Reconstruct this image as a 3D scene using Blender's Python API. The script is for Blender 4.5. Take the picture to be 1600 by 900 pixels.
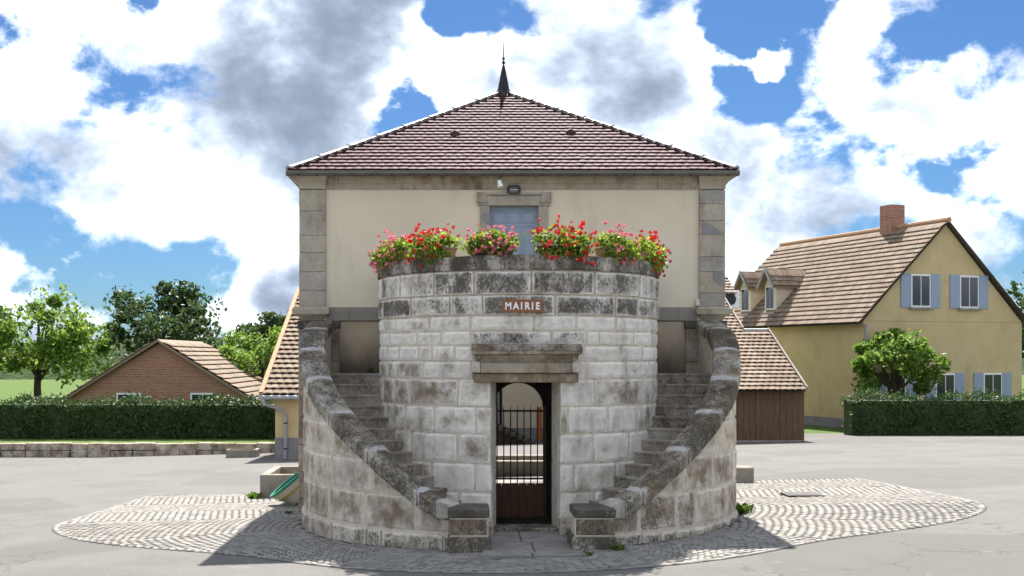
import bpy, math, random
import numpy as np
from mathutils import Vector, Matrix, noise as mnoise
random.seed(7); rng = np.random.default_rng(7)
R = math.radians
scene = bpy.context.scene
for o in list(bpy.data.objects): bpy.data.objects.remove(o)
col = scene.collection

# ------------------------------------------------------------------ camera
F, CX, HY, CAM = 1750.0, 716.0, 556.0, (-0.90, -17.0, 2.40)
cd = bpy.data.cameras.new('camera'); cam = bpy.data.objects.new('camera', cd); col.objects.link(cam)
cam.location = CAM; cam.rotation_euler = (R(90), 0, 0)
cd.sensor_width = 36; cd.lens = F/1600*36; cd.shift_x = (800-CX)/1600; cd.shift_y = (HY-450)/1600
cd.clip_end = 3000
scene.camera = cam

# ------------------------------------------------------------------ sky and sun
SUN_EL, SUN_AZ = 51.5, 5.0            # the sun stands behind the house, a little to the right
w = bpy.data.worlds.new('World'); scene.world = w; w.use_nodes = True
nt = w.node_tree; N = nt.nodes; L = nt.links; N.clear()
def nd(t, **k):
    n = N.new(t)
    for a, b in k.items(): setattr(n, a, b)
    return n
def mth(op, a, b=None, clamp=False):
    n = nd('ShaderNodeMath', operation=op, use_clamp=clamp)
    for i, v in enumerate((a, b)):
        if v is None: continue
        if isinstance(v, (int, float)): n.inputs[i].default_value = v
        else: L.new(v, n.inputs[i])
    return n.outputs[0]
def mrange(v, a, b, c, d, mode='SMOOTHSTEP'):
    n = nd('ShaderNodeMapRange', interpolation_type=mode); L.new(v, n.inputs[0])
    for i, x in enumerate((a, b, c, d)): n.inputs[i+1].default_value = x
    return n.outputs[0]
sky = nd('ShaderNodeTexSky', sky_type='NISHITA'); sky.sun_disc = False
sky.sun_elevation = R(SUN_EL); sky.sun_rotation = R(SUN_AZ); sky.altitude = 400
sky.air_density = 1.0; sky.dust_density = 0.5; sky.ozone_density = 2.5
tc = nd('ShaderNodeTexCoord'); DIR = tc.outputs['Generated']
def vnoise(scale, detail, rough, off=(0,0,0), dist=0.0, sz=1.0):
    m = nd('ShaderNodeMapping'); m.inputs['Location'].default_value = off
    m.inputs['Scale'].default_value = (1, 1, sz); L.new(DIR, m.inputs[0])
    n = nd('ShaderNodeTexNoise'); n.inputs['Scale'].default_value = scale
    n.inputs['Detail'].default_value = detail; n.inputs['Roughness'].default_value = rough
    n.inputs['Distortion'].default_value = dist; L.new(m.outputs[0], n.inputs[0])
    return n.outputs['Fac']
def pdir(px, py): return Vector(((px-CX)/F, 1, (HY-py)/F)).normalized()
def warp(v, scale, amt):
    n = nd('ShaderNodeTexNoise'); n.inputs['Scale'].default_value = scale; n.inputs['Detail'].default_value = 5; L.new(v, n.inputs[0])
    a = nd('ShaderNodeVectorMath', operation='SUBTRACT'); L.new(n.outputs['Color'], a.inputs[0]); a.inputs[1].default_value = (.5,.5,.5)
    b = nd('ShaderNodeVectorMath', operation='MULTIPLY_ADD'); L.new(a.outputs[0], b.inputs[0]); b.inputs[1].default_value = (amt,)*3; L.new(v, b.inputs[2])
    return b.outputs[0]
WDIR = warp(DIR, 14.0, .085)
def blobs(lst):
    acc = None
    for px, py, s, wt in lst:
        d = nd('ShaderNodeVectorMath', operation='DISTANCE'); L.new(WDIR, d.inputs[0])
        d.inputs[1].default_value = pdir(px, py)
        v = mrange(d.outputs['Value'], 0, 1.7*s/F, wt, 0)
        acc = v if acc is None else mth('ADD', acc, v)
    return acc
dens = mth('ADD', mth('MULTIPLY', mth('SUBTRACT', vnoise(9.0, 10, .575, (.3,.1,.7), .15, 1.35), .5), 1.7), .05)
dens = mth('ADD', dens, blobs([
    (480,110,120,.36),(570,60,75,.30),(600,150,60,.22),(420,40,60,.2),(395,12,24,-.14),
    (735,20,66,-.42),(680,18,42,-.34),(830,22,34,-.32),(860,75,30,-.16),(905,82,22,-.22),
    (600,188,34,-.26),(660,190,38,-.24),(440,225,30,-.22),(410,235,24,-.14),
    (740,85,70,.26),(960,55,95,.40),(900,20,50,.28),(1010,140,70,.34),(1070,60,40,.2),(1060,200,80,.28),
    (1150,30,45,-.46),(1205,35,45,-.46),(1120,130,24,-.22),(1170,165,50,-.36),(1215,180,30,-.2),
    (1182,98,44,.42),(1205,178,40,.12),(1190,235,45,.26),(1150,290,50,.22),(1205,270,24,-.2),(1160,345,34,-.22),(1200,400,40,.2),(1140,300,30,.1),
    (425,290,50,.2),(410,380,60,.16),(430,450,60,.22),(520,230,40,.16)]))
alpha = mrange(dens, -.06, .15, 0, 1)
tk = mth('ADD', mth('MULTIPLY', mth('SUBTRACT', vnoise(8.5, 9, .56, (2.1,.4,.9), .12, 1.5), .5), 2.6), mth('MULTIPLY', dens, .45))
tk = mth('ADD', tk, blobs([(440,130,130,.62),(545,110,70,.20),(650,70,70,-.35),(740,90,60,-.3),(860,130,30,.22),(790,112,40,.2),
    (1060,185,70,.16),(960,50,80,-.1),(1130,250,90,-.02),(900,60,60,-.05),(1190,100,40,-.5),(1030,60,60,0),(430,455,40,.4),(400,330,40,.1),(1150,260,70,.12),(640,60,30,-.3),(990,210,60,.05),(660,230,80,-.2),(900,180,70,-.15)]))
gray = mrange(tk, -.72, 1.02, 0, 1)
gm = mth('POWER', .072, gray)          # sunlit white down to slate grey in even steps
ccol = nd('ShaderNodeMixRGB'); L.new(gray, ccol.inputs[0])
ccol.inputs[1].default_value = (8.0, 7.9, 7.7, 1); ccol.inputs[2].default_value = (6.6, 8.2, 10.8, 1)
cmul = nd('ShaderNodeVectorMath', operation='SCALE'); L.new(ccol.outputs[0], cmul.inputs[0]); L.new(gm, cmul.inputs['Scale'])
skyc = nd('ShaderNodeMixRGB', blend_type='MULTIPLY'); skyc.inputs[0].default_value = 1
L.new(sky.outputs[0], skyc.inputs[1]); skyc.inputs[2].default_value = (.066, .105, .150, 1)
mx = nd('ShaderNodeMixRGB'); L.new(alpha, mx.inputs[0]); L.new(skyc.outputs[0], mx.inputs[1]); L.new(cmul.outputs[0], mx.inputs[2])
bg = nd('ShaderNodeBackground'); bg.inputs[1].default_value = 0.095
L.new(mx.outputs[0], bg.inputs[0])
wo = nd('ShaderNodeOutputWorld'); L.new(bg.outputs[0], wo.inputs[0])

sd = bpy.data.lights.new('sun', 'SUN'); sd.energy = 2.0; sd.angle = R(.55); sd.color = (1, .955, .88)
sun = bpy.data.objects.new('sun', sd); col.objects.link(sun)
sv = Vector((math.sin(R(SUN_AZ))*math.cos(R(SUN_EL)), math.cos(R(SUN_AZ))*math.cos(R(SUN_EL)), math.sin(R(SUN_EL))))
sun.rotation_euler = sv.to_track_quat('Z', 'Y').to_euler(); sun.location = sv*60
vs = scene.view_settings; vs.view_transform = 'Standard'; vs.look = 'None'; vs.gamma = 1; vs.exposure = 2.76
vs.use_curve_mapping = False

# ------------------------------------------------------------------ helpers
def W(px, py, d):                      # a pixel of the photograph at depth d
    return Vector((CAM[0]+(px-CX)/F*d, CAM[1]+d, CAM[2]-(py-HY)/F*d))
def WX(px, d): return CAM[0]+(px-CX)/F*d
def WZ(py, d): return CAM[2]-(py-HY)/F*d
def G(x, y):                           # the square falls away behind the house and rises to the right
    return .025*max(-14, min(14, x)) - .04*max(0, min(30, y))

class MB:
    def __init__(s): s.v = []; s.f = []; s.e = []; s.t = []
    def add(s, vs_, fs, edge=None, tint=None):
        b = len(s.v); s.v += [tuple(p) for p in vs_]; s.f += [tuple(b+i for i in f) for f in fs]
        s.e += list(edge) if edge is not None else [1.0]*len(vs_)
        s.t += [tint if tint is not None else .5]*len(vs_)
        return s
    def box(s, x0, x1, y0, y1, z0, z1, tint=None):
        vv = [(x0,y0,z0),(x1,y0,z0),(x1,y1,z0),(x0,y1,z0),(x0,y0,z1),(x1,y0,z1),(x1,y1,z1),(x0,y1,z1)]
        return s.add(vv, BOXF, tint=tint)
    def bbox(s, x0, x1, y0, y1, z0, z1, b=.008, tint=None):       # a box with chamfered edges
        vv = []; fs = []
        lo = (x0,y0,z0); hi = (x1,y1,z1)
        idx = {}
        for cx_ in (0,1):
            for cy in (0,1):
                for cz in (0,1):
                    c = (cx_,cy,cz)
                    for ax in range(3):
                        p = [ (hi[k]-b if c[k] else lo[k]+b) for k in range(3)]
                        p[ax] = hi[ax] if c[ax] else lo[ax]
                        idx[(c,ax)] = len(vv); vv.append(p)
        for ax in range(3):
            a, b_ = [k for k in range(3) if k != ax]
            for sde in (0,1):
                q = []
                for (i,j) in ((0,0),(1,0),(1,1),(0,1)):
                    c = [0,0,0]; c[ax] = sde; c[a] = i; c[b_] = j
                    q.append(idx[(tuple(c),ax)])
                fs.append(q)
            for i in (0,1):
                for j in (0,1):
                    c0 = [0,0,0]; c0[a] = i; c0[b_] = j
                    c1 = list(c0); c1[ax] = 1
                    c0 = tuple(c0); c1 = tuple(c1)
                    fs.append([idx[(c0,a)], idx[(c1,a)], idx[(c1,b_)], idx[(c0,b_)]])
        for c in {k[0] for k in idx}: fs.append([idx[(c,0)], idx[(c,1)], idx[(c,2)]])
        return s.add(vv, fs, tint=tint)
    def tube(s, pts, r, n=8, cap=True):
        pts = [Vector(p) for p in pts]; rr = r if isinstance(r, (list, tuple)) else [r]*len(pts)
        rings = []
        for i, p in enumerate(pts):
            t = (pts[min(i+1, len(pts)-1)]-pts[max(i-1, 0)]).normalized()
            a = t.orthogonal().normalized() if i == 0 else (pa - t*pa.dot(t)).normalized()
            pa = a; b = t.cross(a)
            rings.append([p+(a*math.cos(2*math.pi*k/n)+b*math.sin(2*math.pi*k/n))*rr[i] for k in range(n)])
        vv = [p for rg in rings for p in rg]
        fs = [(i*n+k, i*n+(k+1)%n, (i+1)*n+(k+1)%n, (i+1)*n+k) for i in range(len(pts)-1) for k in range(n)]
        if cap: fs += [tuple(range(n))[::-1], tuple(range((len(pts)-1)*n, len(pts)*n))]
        return s.add(vv, fs)
    def lathe(s, prof, c, n=16, axis=None):
        vv = []
        for r_, z in prof:
            for k in range(n):
                a = 2*math.pi*k/n; vv.append(Vector((r_*math.cos(a), r_*math.sin(a), z)))
        if axis is not None:
            q = Vector(axis).to_track_quat('Z', 'Y'); vv = [q @ v for v in vv]
        vv = [v+Vector(c) for v in vv]
        fs = [(i*n+k, i*n+(k+1)%n, (i+1)*n+(k+1)%n, (i+1)*n+k) for i in range(len(prof)-1) for k in range(n)]
        fs += [tuple(range(n))[::-1], tuple(range((len(prof)-1)*n, len(prof)*n))]
        return s.add(vv, fs)
    def prism(s, poly, axis, a0, a1):                              # polygon in the other two axes, extruded along axis
        k = len(poly); vv = []
        for a in (a0, a1):
            for (p, q) in poly:
                vv.append({'x': (a,p,q), 'y': (p,a,q), 'z': (p,q,a)}[axis])
        fs = [tuple(range(k)), tuple(range(k, 2*k))[::-1]] + [(i, (i+1)%k, k+(i+1)%k, k+i) for i in range(k)]
        return s.add(vv, fs)
    def build(s, name, mat, parent=None, smooth=False, color=None, kind=None, center=True):
        return mesh_obj(name, s.v, s.f, mat, parent, smooth, color, kind, s.e, s.t, center)
BOXF = [(0,3,2,1),(4,5,6,7),(0,1,5,4),(1,2,6,5),(2,3,7,6),(3,0,4,7)]

def link(o, parent):
    col.objects.link(o)
    if parent is not None:
        o.parent = parent
        o.matrix_parent_inverse = world_loc(parent)
def world_loc(p):                      # parents are never rotated, only moved
    t = Vector((0,0,0))
    t += p['_w'] if False else WL[p.name]
    return Matrix.Translation(-t)
WL = {}
def mesh_obj(name, v, f, mat, parent=None, smooth=False, color=None, kind=None, edge=None, tint=None, center=True):
    v = np.array([tuple(p) for p in v], dtype=float)
    c = Vector(((v[:,0].min()+v[:,0].max())/2, (v[:,1].min()+v[:,1].max())/2, v[:,2].min())) if center else Vector((0,0,0))
    me = bpy.data.meshes.new(name); me.from_pydata((v-np.array(c)).tolist(), [], f)
    me.validate()
    import bmesh
    bm = bmesh.new(); bm.from_mesh(me); bmesh.ops.recalc_face_normals(bm, faces=bm.faces); bm.to_mesh(me); bm.free()
    if len(me.vertices) == len(v):
        for nm, arr in (('edge', edge), ('tint', tint)):
            if arr is not None:
                at = me.attributes.new(nm, 'FLOAT', 'POINT'); at.data.foreach_set('value', np.array(arr, dtype=np.float32))
    if smooth: me.polygons.foreach_set('use_smooth', [True]*len(me.polygons))
    if mat: me.materials.append(mat)
    o = bpy.data.objects.new(name, me); o.location = c
    link(o, parent); WL[o.name] = Vector(c)
    if color is not None: o.color = (*color, 1)
    if kind: o['kind'] = kind
    return o
def inst(name, me, loc, parent, rot=None, scale=None, color=None):
    o = bpy.data.objects.new(name, me); o.location = loc
    if rot is not None: o.rotation_euler = rot
    if scale is not None: o.scale = scale
    link(o, parent); WL[o.name] = Vector(loc)
    if color is not None: o.color = (*color, 1)
    return o
def thing(name, label, cat, loc, group=None):
    o = bpy.data.objects.new(name, None); o.empty_display_size = .2; o.location = loc; col.objects.link(o)
    WL[o.name] = Vector(loc)
    return tag(o, label, cat, group)
def tag(o, label, cat, group=None):
    o['label'] = label; o['category'] = cat
    if group: o['group'] = group
    return o

# ------------------------------------------------------------------ materials
class Mat:
    def __init__(s, name, rough=.85, spec=.3):
        s.m = bpy.data.materials.new(name); s.m.use_nodes = True; s.t = s.m.node_tree
        s.b = s.t.nodes['Principled BSDF']; s.b.inputs['Roughness'].default_value = rough
        s.b.inputs['Specular IOR Level'].default_value = spec
        s.g = s.t.nodes.new('ShaderNodeNewGeometry'); s.pos = s.g.outputs['Position']
    def n(s, t, **k):
        x = s.t.nodes.new(t)
        for a, b in k.items(): setattr(x, a, b)
        return x
    def lk(s, a, b): s.t.links.new(a, b)
    def noise(s, scale, detail=6, rough=.6, sc=(1,1,1), off=(0,0,0), dist=0):
        m = s.n('ShaderNodeMapping'); m.inputs['Scale'].default_value = sc; m.inputs['Location'].default_value = off
        s.lk(s.pos, m.inputs[0])
        x = s.n('ShaderNodeTexNoise'); x.inputs['Scale'].default_value = scale; x.inputs['Detail'].default_value = detail
        x.inputs['Roughness'].default_value = rough; x.inputs['Distortion'].default_value = dist
        s.lk(m.outputs[0], x.inputs[0]); return x.outputs['Fac']
    def ramp(s, v, stops):
        r_ = s.n('ShaderNodeValToRGB'); e = r_.color_ramp.elements
        while len(e) < len(stops): e.new(.5)
        for i, (p, c) in enumerate(stops): e[i].position = p; e[i].color = (*c, 1)
        s.lk(v, r_.inputs[0]); return r_.outputs[0]
    def rng(s, v, a, b, c=0, d=1):
        x = s.n('ShaderNodeMapRange', interpolation_type='SMOOTHSTEP'); s.lk(v, x.inputs[0])
        for i, q in enumerate((a,b,c,d)): x.inputs[i+1].default_value = q
        return x.outputs[0]
    def math(s, op, a, b, clamp=False):
        x = s.n('ShaderNodeMath', operation=op, use_clamp=clamp)
        for i, q in enumerate((a,b)):
            if isinstance(q, (int,float)): x.inputs[i].default_value = q
            else: s.lk(q, x.inputs[i])
        return x.outputs[0]
    def mix(s, f, a, b, mode='MIX'):
        x = s.n('ShaderNodeMixRGB', blend_type=mode)
        for i, q in enumerate((f,a,b)):
            if isinstance(q, (int,float)): x.inputs[i].default_value = q
            elif isinstance(q, tuple): x.inputs[i].default_value = (*q, 1)
            else: s.lk(q, x.inputs[i])
        return x.outputs[0]
    def attr(s, nm):
        x = s.n('ShaderNodeAttribute'); x.attribute_name = nm; return x.outputs['Fac']
    def ocol(s):
        oi = s.n('ShaderNodeObjectInfo'); x = s.n('ShaderNodeSeparateColor'); s.lk(oi.outputs['Color'], x.inputs[0])
        return x.outputs[0], x.outputs[1], x.outputs[2], oi.outputs['Random']
    def color(s, c):
        if isinstance(c, tuple): s.b.inputs['Base Color'].default_value = (*c, 1)
        else: s.lk(c, s.b.inputs['Base Color'])
        return s
    def bump(s, h, st=.5, dist=.02):
        x = s.n('ShaderNodeBump'); x.inputs['Strength'].default_value = st; x.inputs['Distance'].default_value = dist
        s.lk(h, x.inputs['Height']); s.lk(x.outputs[0], s.b.inputs['Normal']); return s

def stone_mat(name, lo, hi, rim, brown=(.17,.12,.07), black=(.034,.029,.023), streak=1.0, bumpd=.022, smear=.9):
    m = Mat(name, .9, .2); r_, g_, b_, rnd = m.ocol()
    n1 = m.noise(2.2, 8, .62); n2 = m.noise(14, 6, .65, off=(3,1,2)); n3 = m.noise(60, 3, .6)
    base = m.ramp(m.math('ADD', m.math('MULTIPLY', n1, .65), m.math('MULTIPLY', n2, .35)), [(.33, lo), (.66, hi)])
    base = m.mix(m.math('MULTIPLY', m.rng(b_, 0, 1), .5), base, m.mix(.5, base, (.30,.31,.33)))
    e = m.attr('edge')
    pe = m.math('ADD', e, m.math('MULTIPLY', m.math('SUBTRACT', m.noise(6, 7, .68, off=(9,2,4)), .5), 1.9))
    rimf = m.math('MULTIPLY', m.rng(pe, .15, 1.05, .8, 0), m.rng(m.noise(1.7, 5, .6, off=(6,1,1)), .35, .6, .35, 1))
    bf = m.math('MULTIPLY', m.rng(m.math('ADD', m.noise(3.2, 7, .68, off=(5,5,1)), m.math('MULTIPLY', g_, .42)), .56, .84), .92)
    strk = m.rng(m.noise(2.6, 8, .7, sc=(1,1,.28), off=(3,9,2)), .50, .70)
    c = m.mix(bf, base, brown)
    c = m.mix(rimf, c, rim)
    ln = m.math('ADD', m.math('MULTIPLY', m.noise(4.5, 9, .75, sc=(1,1,.6*streak), off=(1,7,3)), .5), m.math('MULTIPLY', m.noise(30, 6, .75, sc=(1,1,.8), off=(2,3,8)), .5))
    lf = m.rng(m.math('ADD', ln, m.math('MULTIPLY', m.math('SUBTRACT', r_, .5), .36)), .50, .62)
    lf = m.math('MULTIPLY', lf, m.rng(pe, -.1, .6, .06, .86))
    sf = m.rng(m.math('ADD', m.noise(3.0, 8, .66, sc=(1,1,.5*streak), off=(4,2,6)), m.math('MULTIPLY', m.math('SUBTRACT', r_, .5), .40)), .47, .70)
    c = m.mix(m.math('MULTIPLY', sf, m.rng(pe, -.1, .7, .05, .62)), c, m.ramp(n2, [(.3, tuple(q*2.6 for q in black)), (.7, tuple(q*5.5 for q in black))]))
    c = m.mix(lf, c, m.ramp(n3, [(.35, black), (.65, tuple(q*2.8 for q in black))]))
    sm = m.rng(m.math('ADD', e, m.math('MULTIPLY', m.math('SUBTRACT', m.noise(5, 6, .62, off=(2,8,5)), .5), 1.3)), -.12, .18, smear, 0)
    c = m.mix(sm, c, m.ramp(n2, [(.3,(.50,.435,.34)),(.7,(.64,.57,.465))]))
    c = m.mix(m.math('MULTIPLY', strk, .55), c, m.mix(1.0, c, (.42,.38,.32), 'MULTIPLY'))
    pale = m.rng(m.noise(19, 4, .7, off=(4,4,9)), .62, .72)
    c = m.mix(m.math('MULTIPLY', pale, .4), c, (.46,.45,.42))
    m.color(c)
    h = m.math('ADD', m.math('MULTIPLY', n2, .6), m.math('ADD', m.math('MULTIPLY', n3, .25), m.math('MULTIPLY', lf, -.12)))
    return m.bump(h, .75, bumpd).m
M = {}
M['tower'] = stone_mat('tower_limestone', (.48,.42,.335), (.78,.72,.63), (.80,.75,.675))
M['wallst'] = stone_mat('stair_wall_limestone', (.36,.295,.21), (.64,.56,.445), (.72,.65,.55))
M['cope'] = stone_mat('weathered_coping', (.25,.22,.175), (.52,.48,.41), (.54,.51,.45), black=(.03,.026,.02), streak=.9, bumpd=.035, smear=0)
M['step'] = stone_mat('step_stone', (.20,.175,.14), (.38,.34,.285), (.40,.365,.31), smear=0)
M['tread'] = stone_mat('pale_tread_stone', (.27,.245,.205), (.46,.42,.36), (.46,.43,.375), smear=0)  # paler than the riser stone, set on the upward faces of the steps
M['dress'] = stone_mat('dressed_stone', (.30,.255,.19), (.44,.38,.295), (.42,.365,.285), black=(.12,.105,.085), bumpd=.008, smear=0)
M['grey_dress'] = stone_mat('grey_dressed_stone', (.26,.23,.19), (.37,.335,.28), (.36,.325,.275), black=(.10,.09,.08), bumpd=.008, smear=0)

def simple(name, stops, scale=6, detail=6, rough=.85, spec=.3, bump=0, bs=40, sc=(1,1,1), second=None, bd=.01):
    m = Mat(name, rough, spec); n1 = m.noise(scale, detail, .6, sc=sc)
    c = m.ramp(n1, stops)
    if second: c = m.mix(m.math('MULTIPLY', m.rng(m.noise(second[0], 7, .68, sc=second[3] if len(second) > 3 else (1,1,1), off=(8,3,1)), .5, .72), second[1]), c, second[2])
    m.color(c)
    if bump: m.bump(m.noise(bs, 5, .65), bump, bd)
    return m.m
def mortar_mat():
    m = Mat('lime_mortar', .95, .1); n1 = m.noise(5, 8, .65)
    c = m.ramp(n1, [(.3,(.50,.435,.34)),(.7,(.64,.57,.465))])
    c = m.mix(m.math('MULTIPLY', m.rng(m.noise(9, 7, .68, off=(8,3,1)), .48, .68), .6), c, (.27,.235,.185))
    strk = m.rng(m.noise(2.6, 8, .7, sc=(1,1,.28), off=(3,9,2)), .50, .70)
    c = m.mix(m.math('MULTIPLY', strk, .55), c, m.mix(1.0, c, (.42,.38,.32), 'MULTIPLY'))
    m.color(c); return m.bump(m.noise(70, 5, .65), .7, .012).m
M['mortar'] = mortar_mat()
M['stucco'] = simple('ochre_stucco', [(.3,(.64,.55,.41)),(.7,(.70,.61,.47))], .9, 7, .92, .15, .35, 130, second=(1.5,.65,(.49,.415,.315),(1,1,.30)), bd=.006)
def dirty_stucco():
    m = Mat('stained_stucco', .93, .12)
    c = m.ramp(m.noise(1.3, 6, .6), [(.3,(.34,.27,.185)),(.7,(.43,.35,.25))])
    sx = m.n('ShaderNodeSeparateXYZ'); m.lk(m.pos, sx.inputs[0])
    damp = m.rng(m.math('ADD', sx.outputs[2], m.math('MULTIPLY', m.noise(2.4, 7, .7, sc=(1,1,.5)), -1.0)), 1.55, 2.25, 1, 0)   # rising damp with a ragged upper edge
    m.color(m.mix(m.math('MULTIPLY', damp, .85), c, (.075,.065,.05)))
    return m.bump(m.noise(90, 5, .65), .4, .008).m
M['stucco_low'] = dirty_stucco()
M['band'] = simple('grey_render_band', [(.3,(.21,.19,.16)),(.7,(.30,.27,.23))], 2.5, 6, .92, .15, .3, 90, bd=.006)
def asphalt_mat():
    m = Mat('worn_asphalt', .92, .2)
    c = m.ramp(m.noise(55, 6, .7), [(.3,(.09,.087,.082)),(.7,(.178,.17,.16))])
    vo = m.n('ShaderNodeTexVoronoi'); vo.inputs['Scale'].default_value = .22; m.lk(m.pos, vo.inputs[0])
    sp_ = m.n('ShaderNodeSeparateColor'); m.lk(vo.outputs['Color'], sp_.inputs[0])
    c = m.mix(m.math('MULTIPLY', m.rng(sp_.outputs[0], .62, .66), .40), c, (.085,.082,.078))            # relaid patches
    c = m.mix(m.math('MULTIPLY', m.rng(m.noise(.55, 9, .72), .42, .66), .6), c, (.10,.095,.088))
    c = m.mix(m.math('MULTIPLY', m.rng(m.noise(1.6, 7, .7, off=(7,7,0)), .60, .72), .5), c, (.22,.207,.187))
    wv = m.n('ShaderNodeVectorMath', operation='MULTIPLY_ADD'); nz = m.n('ShaderNodeTexNoise'); nz.inputs['Scale'].default_value = 1.7; nz.inputs['Detail'].default_value = 6; m.lk(m.pos, nz.inputs[0])
    m.lk(nz.outputs['Color'], wv.inputs[0]); wv.inputs[1].default_value = (.9,.9,.9); m.lk(m.pos, wv.inputs[2])
    ve = m.n('ShaderNodeTexVoronoi', feature='DISTANCE_TO_EDGE'); ve.inputs['Scale'].default_value = .33; m.lk(wv.outputs[0], ve.inputs[0])
    crack = m.math('MULTIPLY', m.rng(ve.outputs['Distance'], .001, .006, 1, 0), m.rng(m.noise(.35, 3, .5, off=(1,1,1)), .48, .56))
    c = m.mix(m.math('MULTIPLY', crack, .5), c, (.05,.047,.043))
    m.color(c); return m.bump(m.noise(160, 5, .65), .7, .006).m
M['asphalt'] = asphalt_mat()
M['grass'] = simple('meadow_grass', [(.3,(.05,.085,.02)),(.7,(.10,.15,.035))], 3, 7, .95, .1, .6, 60, bd=.03)
M['slab'] = simple('entrance_slab_stone', [(.3,(.17,.16,.145)),(.7,(.27,.255,.235))], 5, 8, .85, .25, .5, 60, second=(3,.6,(.12,.11,.10),(.5,2,1)), bd=.008)
M['dark'] = simple('dark_rough_stone', [(.3,(.035,.027,.019)),(.7,(.07,.054,.039))], 6, 6, .95, .1, .5, 30)  # even dark brown stone for reveals, passage, ceilings and rubble
M['iron'] = simple('black_iron', [(.3,(.018,.017,.016)),(.7,(.035,.03,.028))], 20, 4, .55, .4)
M['door_wood'] = simple('brown_gate_wood', [(.3,(.075,.035,.018)),(.7,(.13,.065,.035))], 8, 6, .7, .3, .3, 40, sc=(6,1,.5))
M['blue'] = simple('blue_grey_door_paint', [(.3,(.25,.30,.385)),(.7,(.28,.33,.415))], 5, 5, .5, .4, .1, 60)
M['zinc'] = simple('weathered_zinc', [(.3,(.24,.235,.22)),(.7,(.36,.35,.33))], 3, 6, .6, .25, .15, 30)
M['gutter'] = simple('brown_gutter_metal', [(.3,(.085,.07,.055)),(.7,(.13,.11,.09))], 5, 5, .5, .5)
M['pipe'] = simple('grey_zinc_pipe', [(.3,(.25,.26,.27)),(.7,(.33,.34,.35))], 5, 5, .45, .5)
M['slate'] = simple('dark_slate_spire', [(.3,(.018,.016,.018)),(.7,(.035,.031,.033))], 12, 5, .65, .2, .3, 40)
M['sign'] = simple('brown_enamel_plate', [(.3,(.20,.062,.018)),(.7,(.24,.078,.022))], 4, 4, .4, .5)
M['white'] = simple('white_enamel', [(.3,(.74,.74,.72)),(.7,(.80,.80,.78))], 6, 4, .4, .5)
M['terra'] = simple('terracotta', [(.3,(.36,.20,.11)),(.7,(.46,.28,.17))], 6, 5, .85, .2, .2, 40)
M['box'] = simple('dark_planter_plastic', [(.3,(.045,.03,.022)),(.7,(.08,.05,.035))], 10, 5, .6, .3)
M['yellow'] = simple('yellow_ochre_stucco', [(.3,(.50,.38,.20)),(.7,(.58,.45,.25))], 1.2, 7, .92, .15, .3, 60, second=(.8,.6,(.36,.28,.17),(1,1,.35)))
M['cream'] = simple('cream_stucco', [(.3,(.55,.47,.34)),(.7,(.62,.54,.41))], 1, 6, .92, .15, .3, 60, second=(1.2,.3,(.42,.36,.26)))
M['plinthg'] = simple('grey_plinth_render', [(.3,(.20,.19,.19)),(.7,(.27,.255,.25))], 3, 6, .92, .15, .3, 60)
M['concrete'] = simple('old_concrete', [(.3,(.21,.19,.16)),(.7,(.33,.30,.255))], 4, 8, .92, .15, .6, 50, second=(3,.6,(.10,.085,.065),(1,1,.5)))
M['barnwood'] = simple('brown_barn_boards', [(.3,(.085,.05,.028)),(.7,(.16,.10,.06))], 5, 6, .85, .2, .4, 40, sc=(8,8,.5))
M['brick'] = simple('red_brick', [(.3,(.28,.11,.06)),(.7,(.38,.17,.10))], 9, 6, .9, .15, .3, 30)
def brick_mat():
    m = Mat('brickwork', .9, .15); mp = m.n('ShaderNodeMapping'); mp.inputs['Rotation'].default_value = (R(90),0,0); m.lk(m.pos, mp.inputs[0])
    b = m.n('ShaderNodeTexBrick'); b.inputs['Scale'].default_value = 1; b.inputs['Brick Width'].default_value = .24; b.inputs['Row Height'].default_value = .08; b.inputs['Mortar Size'].default_value = .010
    b.inputs['Color1'].default_value = (.36,.15,.08,1); b.inputs['Color2'].default_value = (.27,.10,.055,1); b.inputs['Mortar'].default_value = (.36,.31,.25,1)
    m.lk(mp.outputs[0], b.inputs[0]); m.color(b.outputs[0]); return m.m
M['brick'] = brick_mat()
M['glass'] = simple('dark_window_glass', [(.3,(.02,.022,.025)),(.7,(.03,.033,.037))], 2, 2, .08, .6)
M['bark'] = simple('bark', [(.3,(.05,.035,.022)),(.7,(.11,.08,.055))], 10, 6, .95, .1, .8, 30, sc=(1,1,.3))
M['green_paint'] = simple('green_paint', [(.3,(.01,.17,.10)),(.7,(.02,.21,.125))], 5, 4, .5, .4)
M['tub'] = simple('aged_white_plastic', [(.3,(.55,.51,.42)),(.7,(.66,.62,.52))], 4, 5, .6, .3)
M['tub_band'] = simple('yellow_green_band', [(.3,(.40,.36,.05)),(.7,(.48,.43,.08))], 4, 5, .6, .3)
M['soil'] = simple('dark_soil', [(.3,(.03,.022,.016)),(.7,(.06,.045,.03))], 20, 5, .95, .1, .5, 60)
M['lampglass'] = simple('ribbed_lamp_glass', [(.3,(.42,.40,.36)),(.7,(.52,.50,.46))], 6, 3, .3, .5)
M['rust'] = simple('rusty_orange_paint', [(.3,(.42,.11,.03)),(.7,(.52,.16,.05))], 8, 6, .8, .2)
M['water'] = simple('basin_water', [(.3,(.03,.035,.03)),(.7,(.05,.055,.045))], 4, 4, .06, .5, .15, 12)

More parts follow.
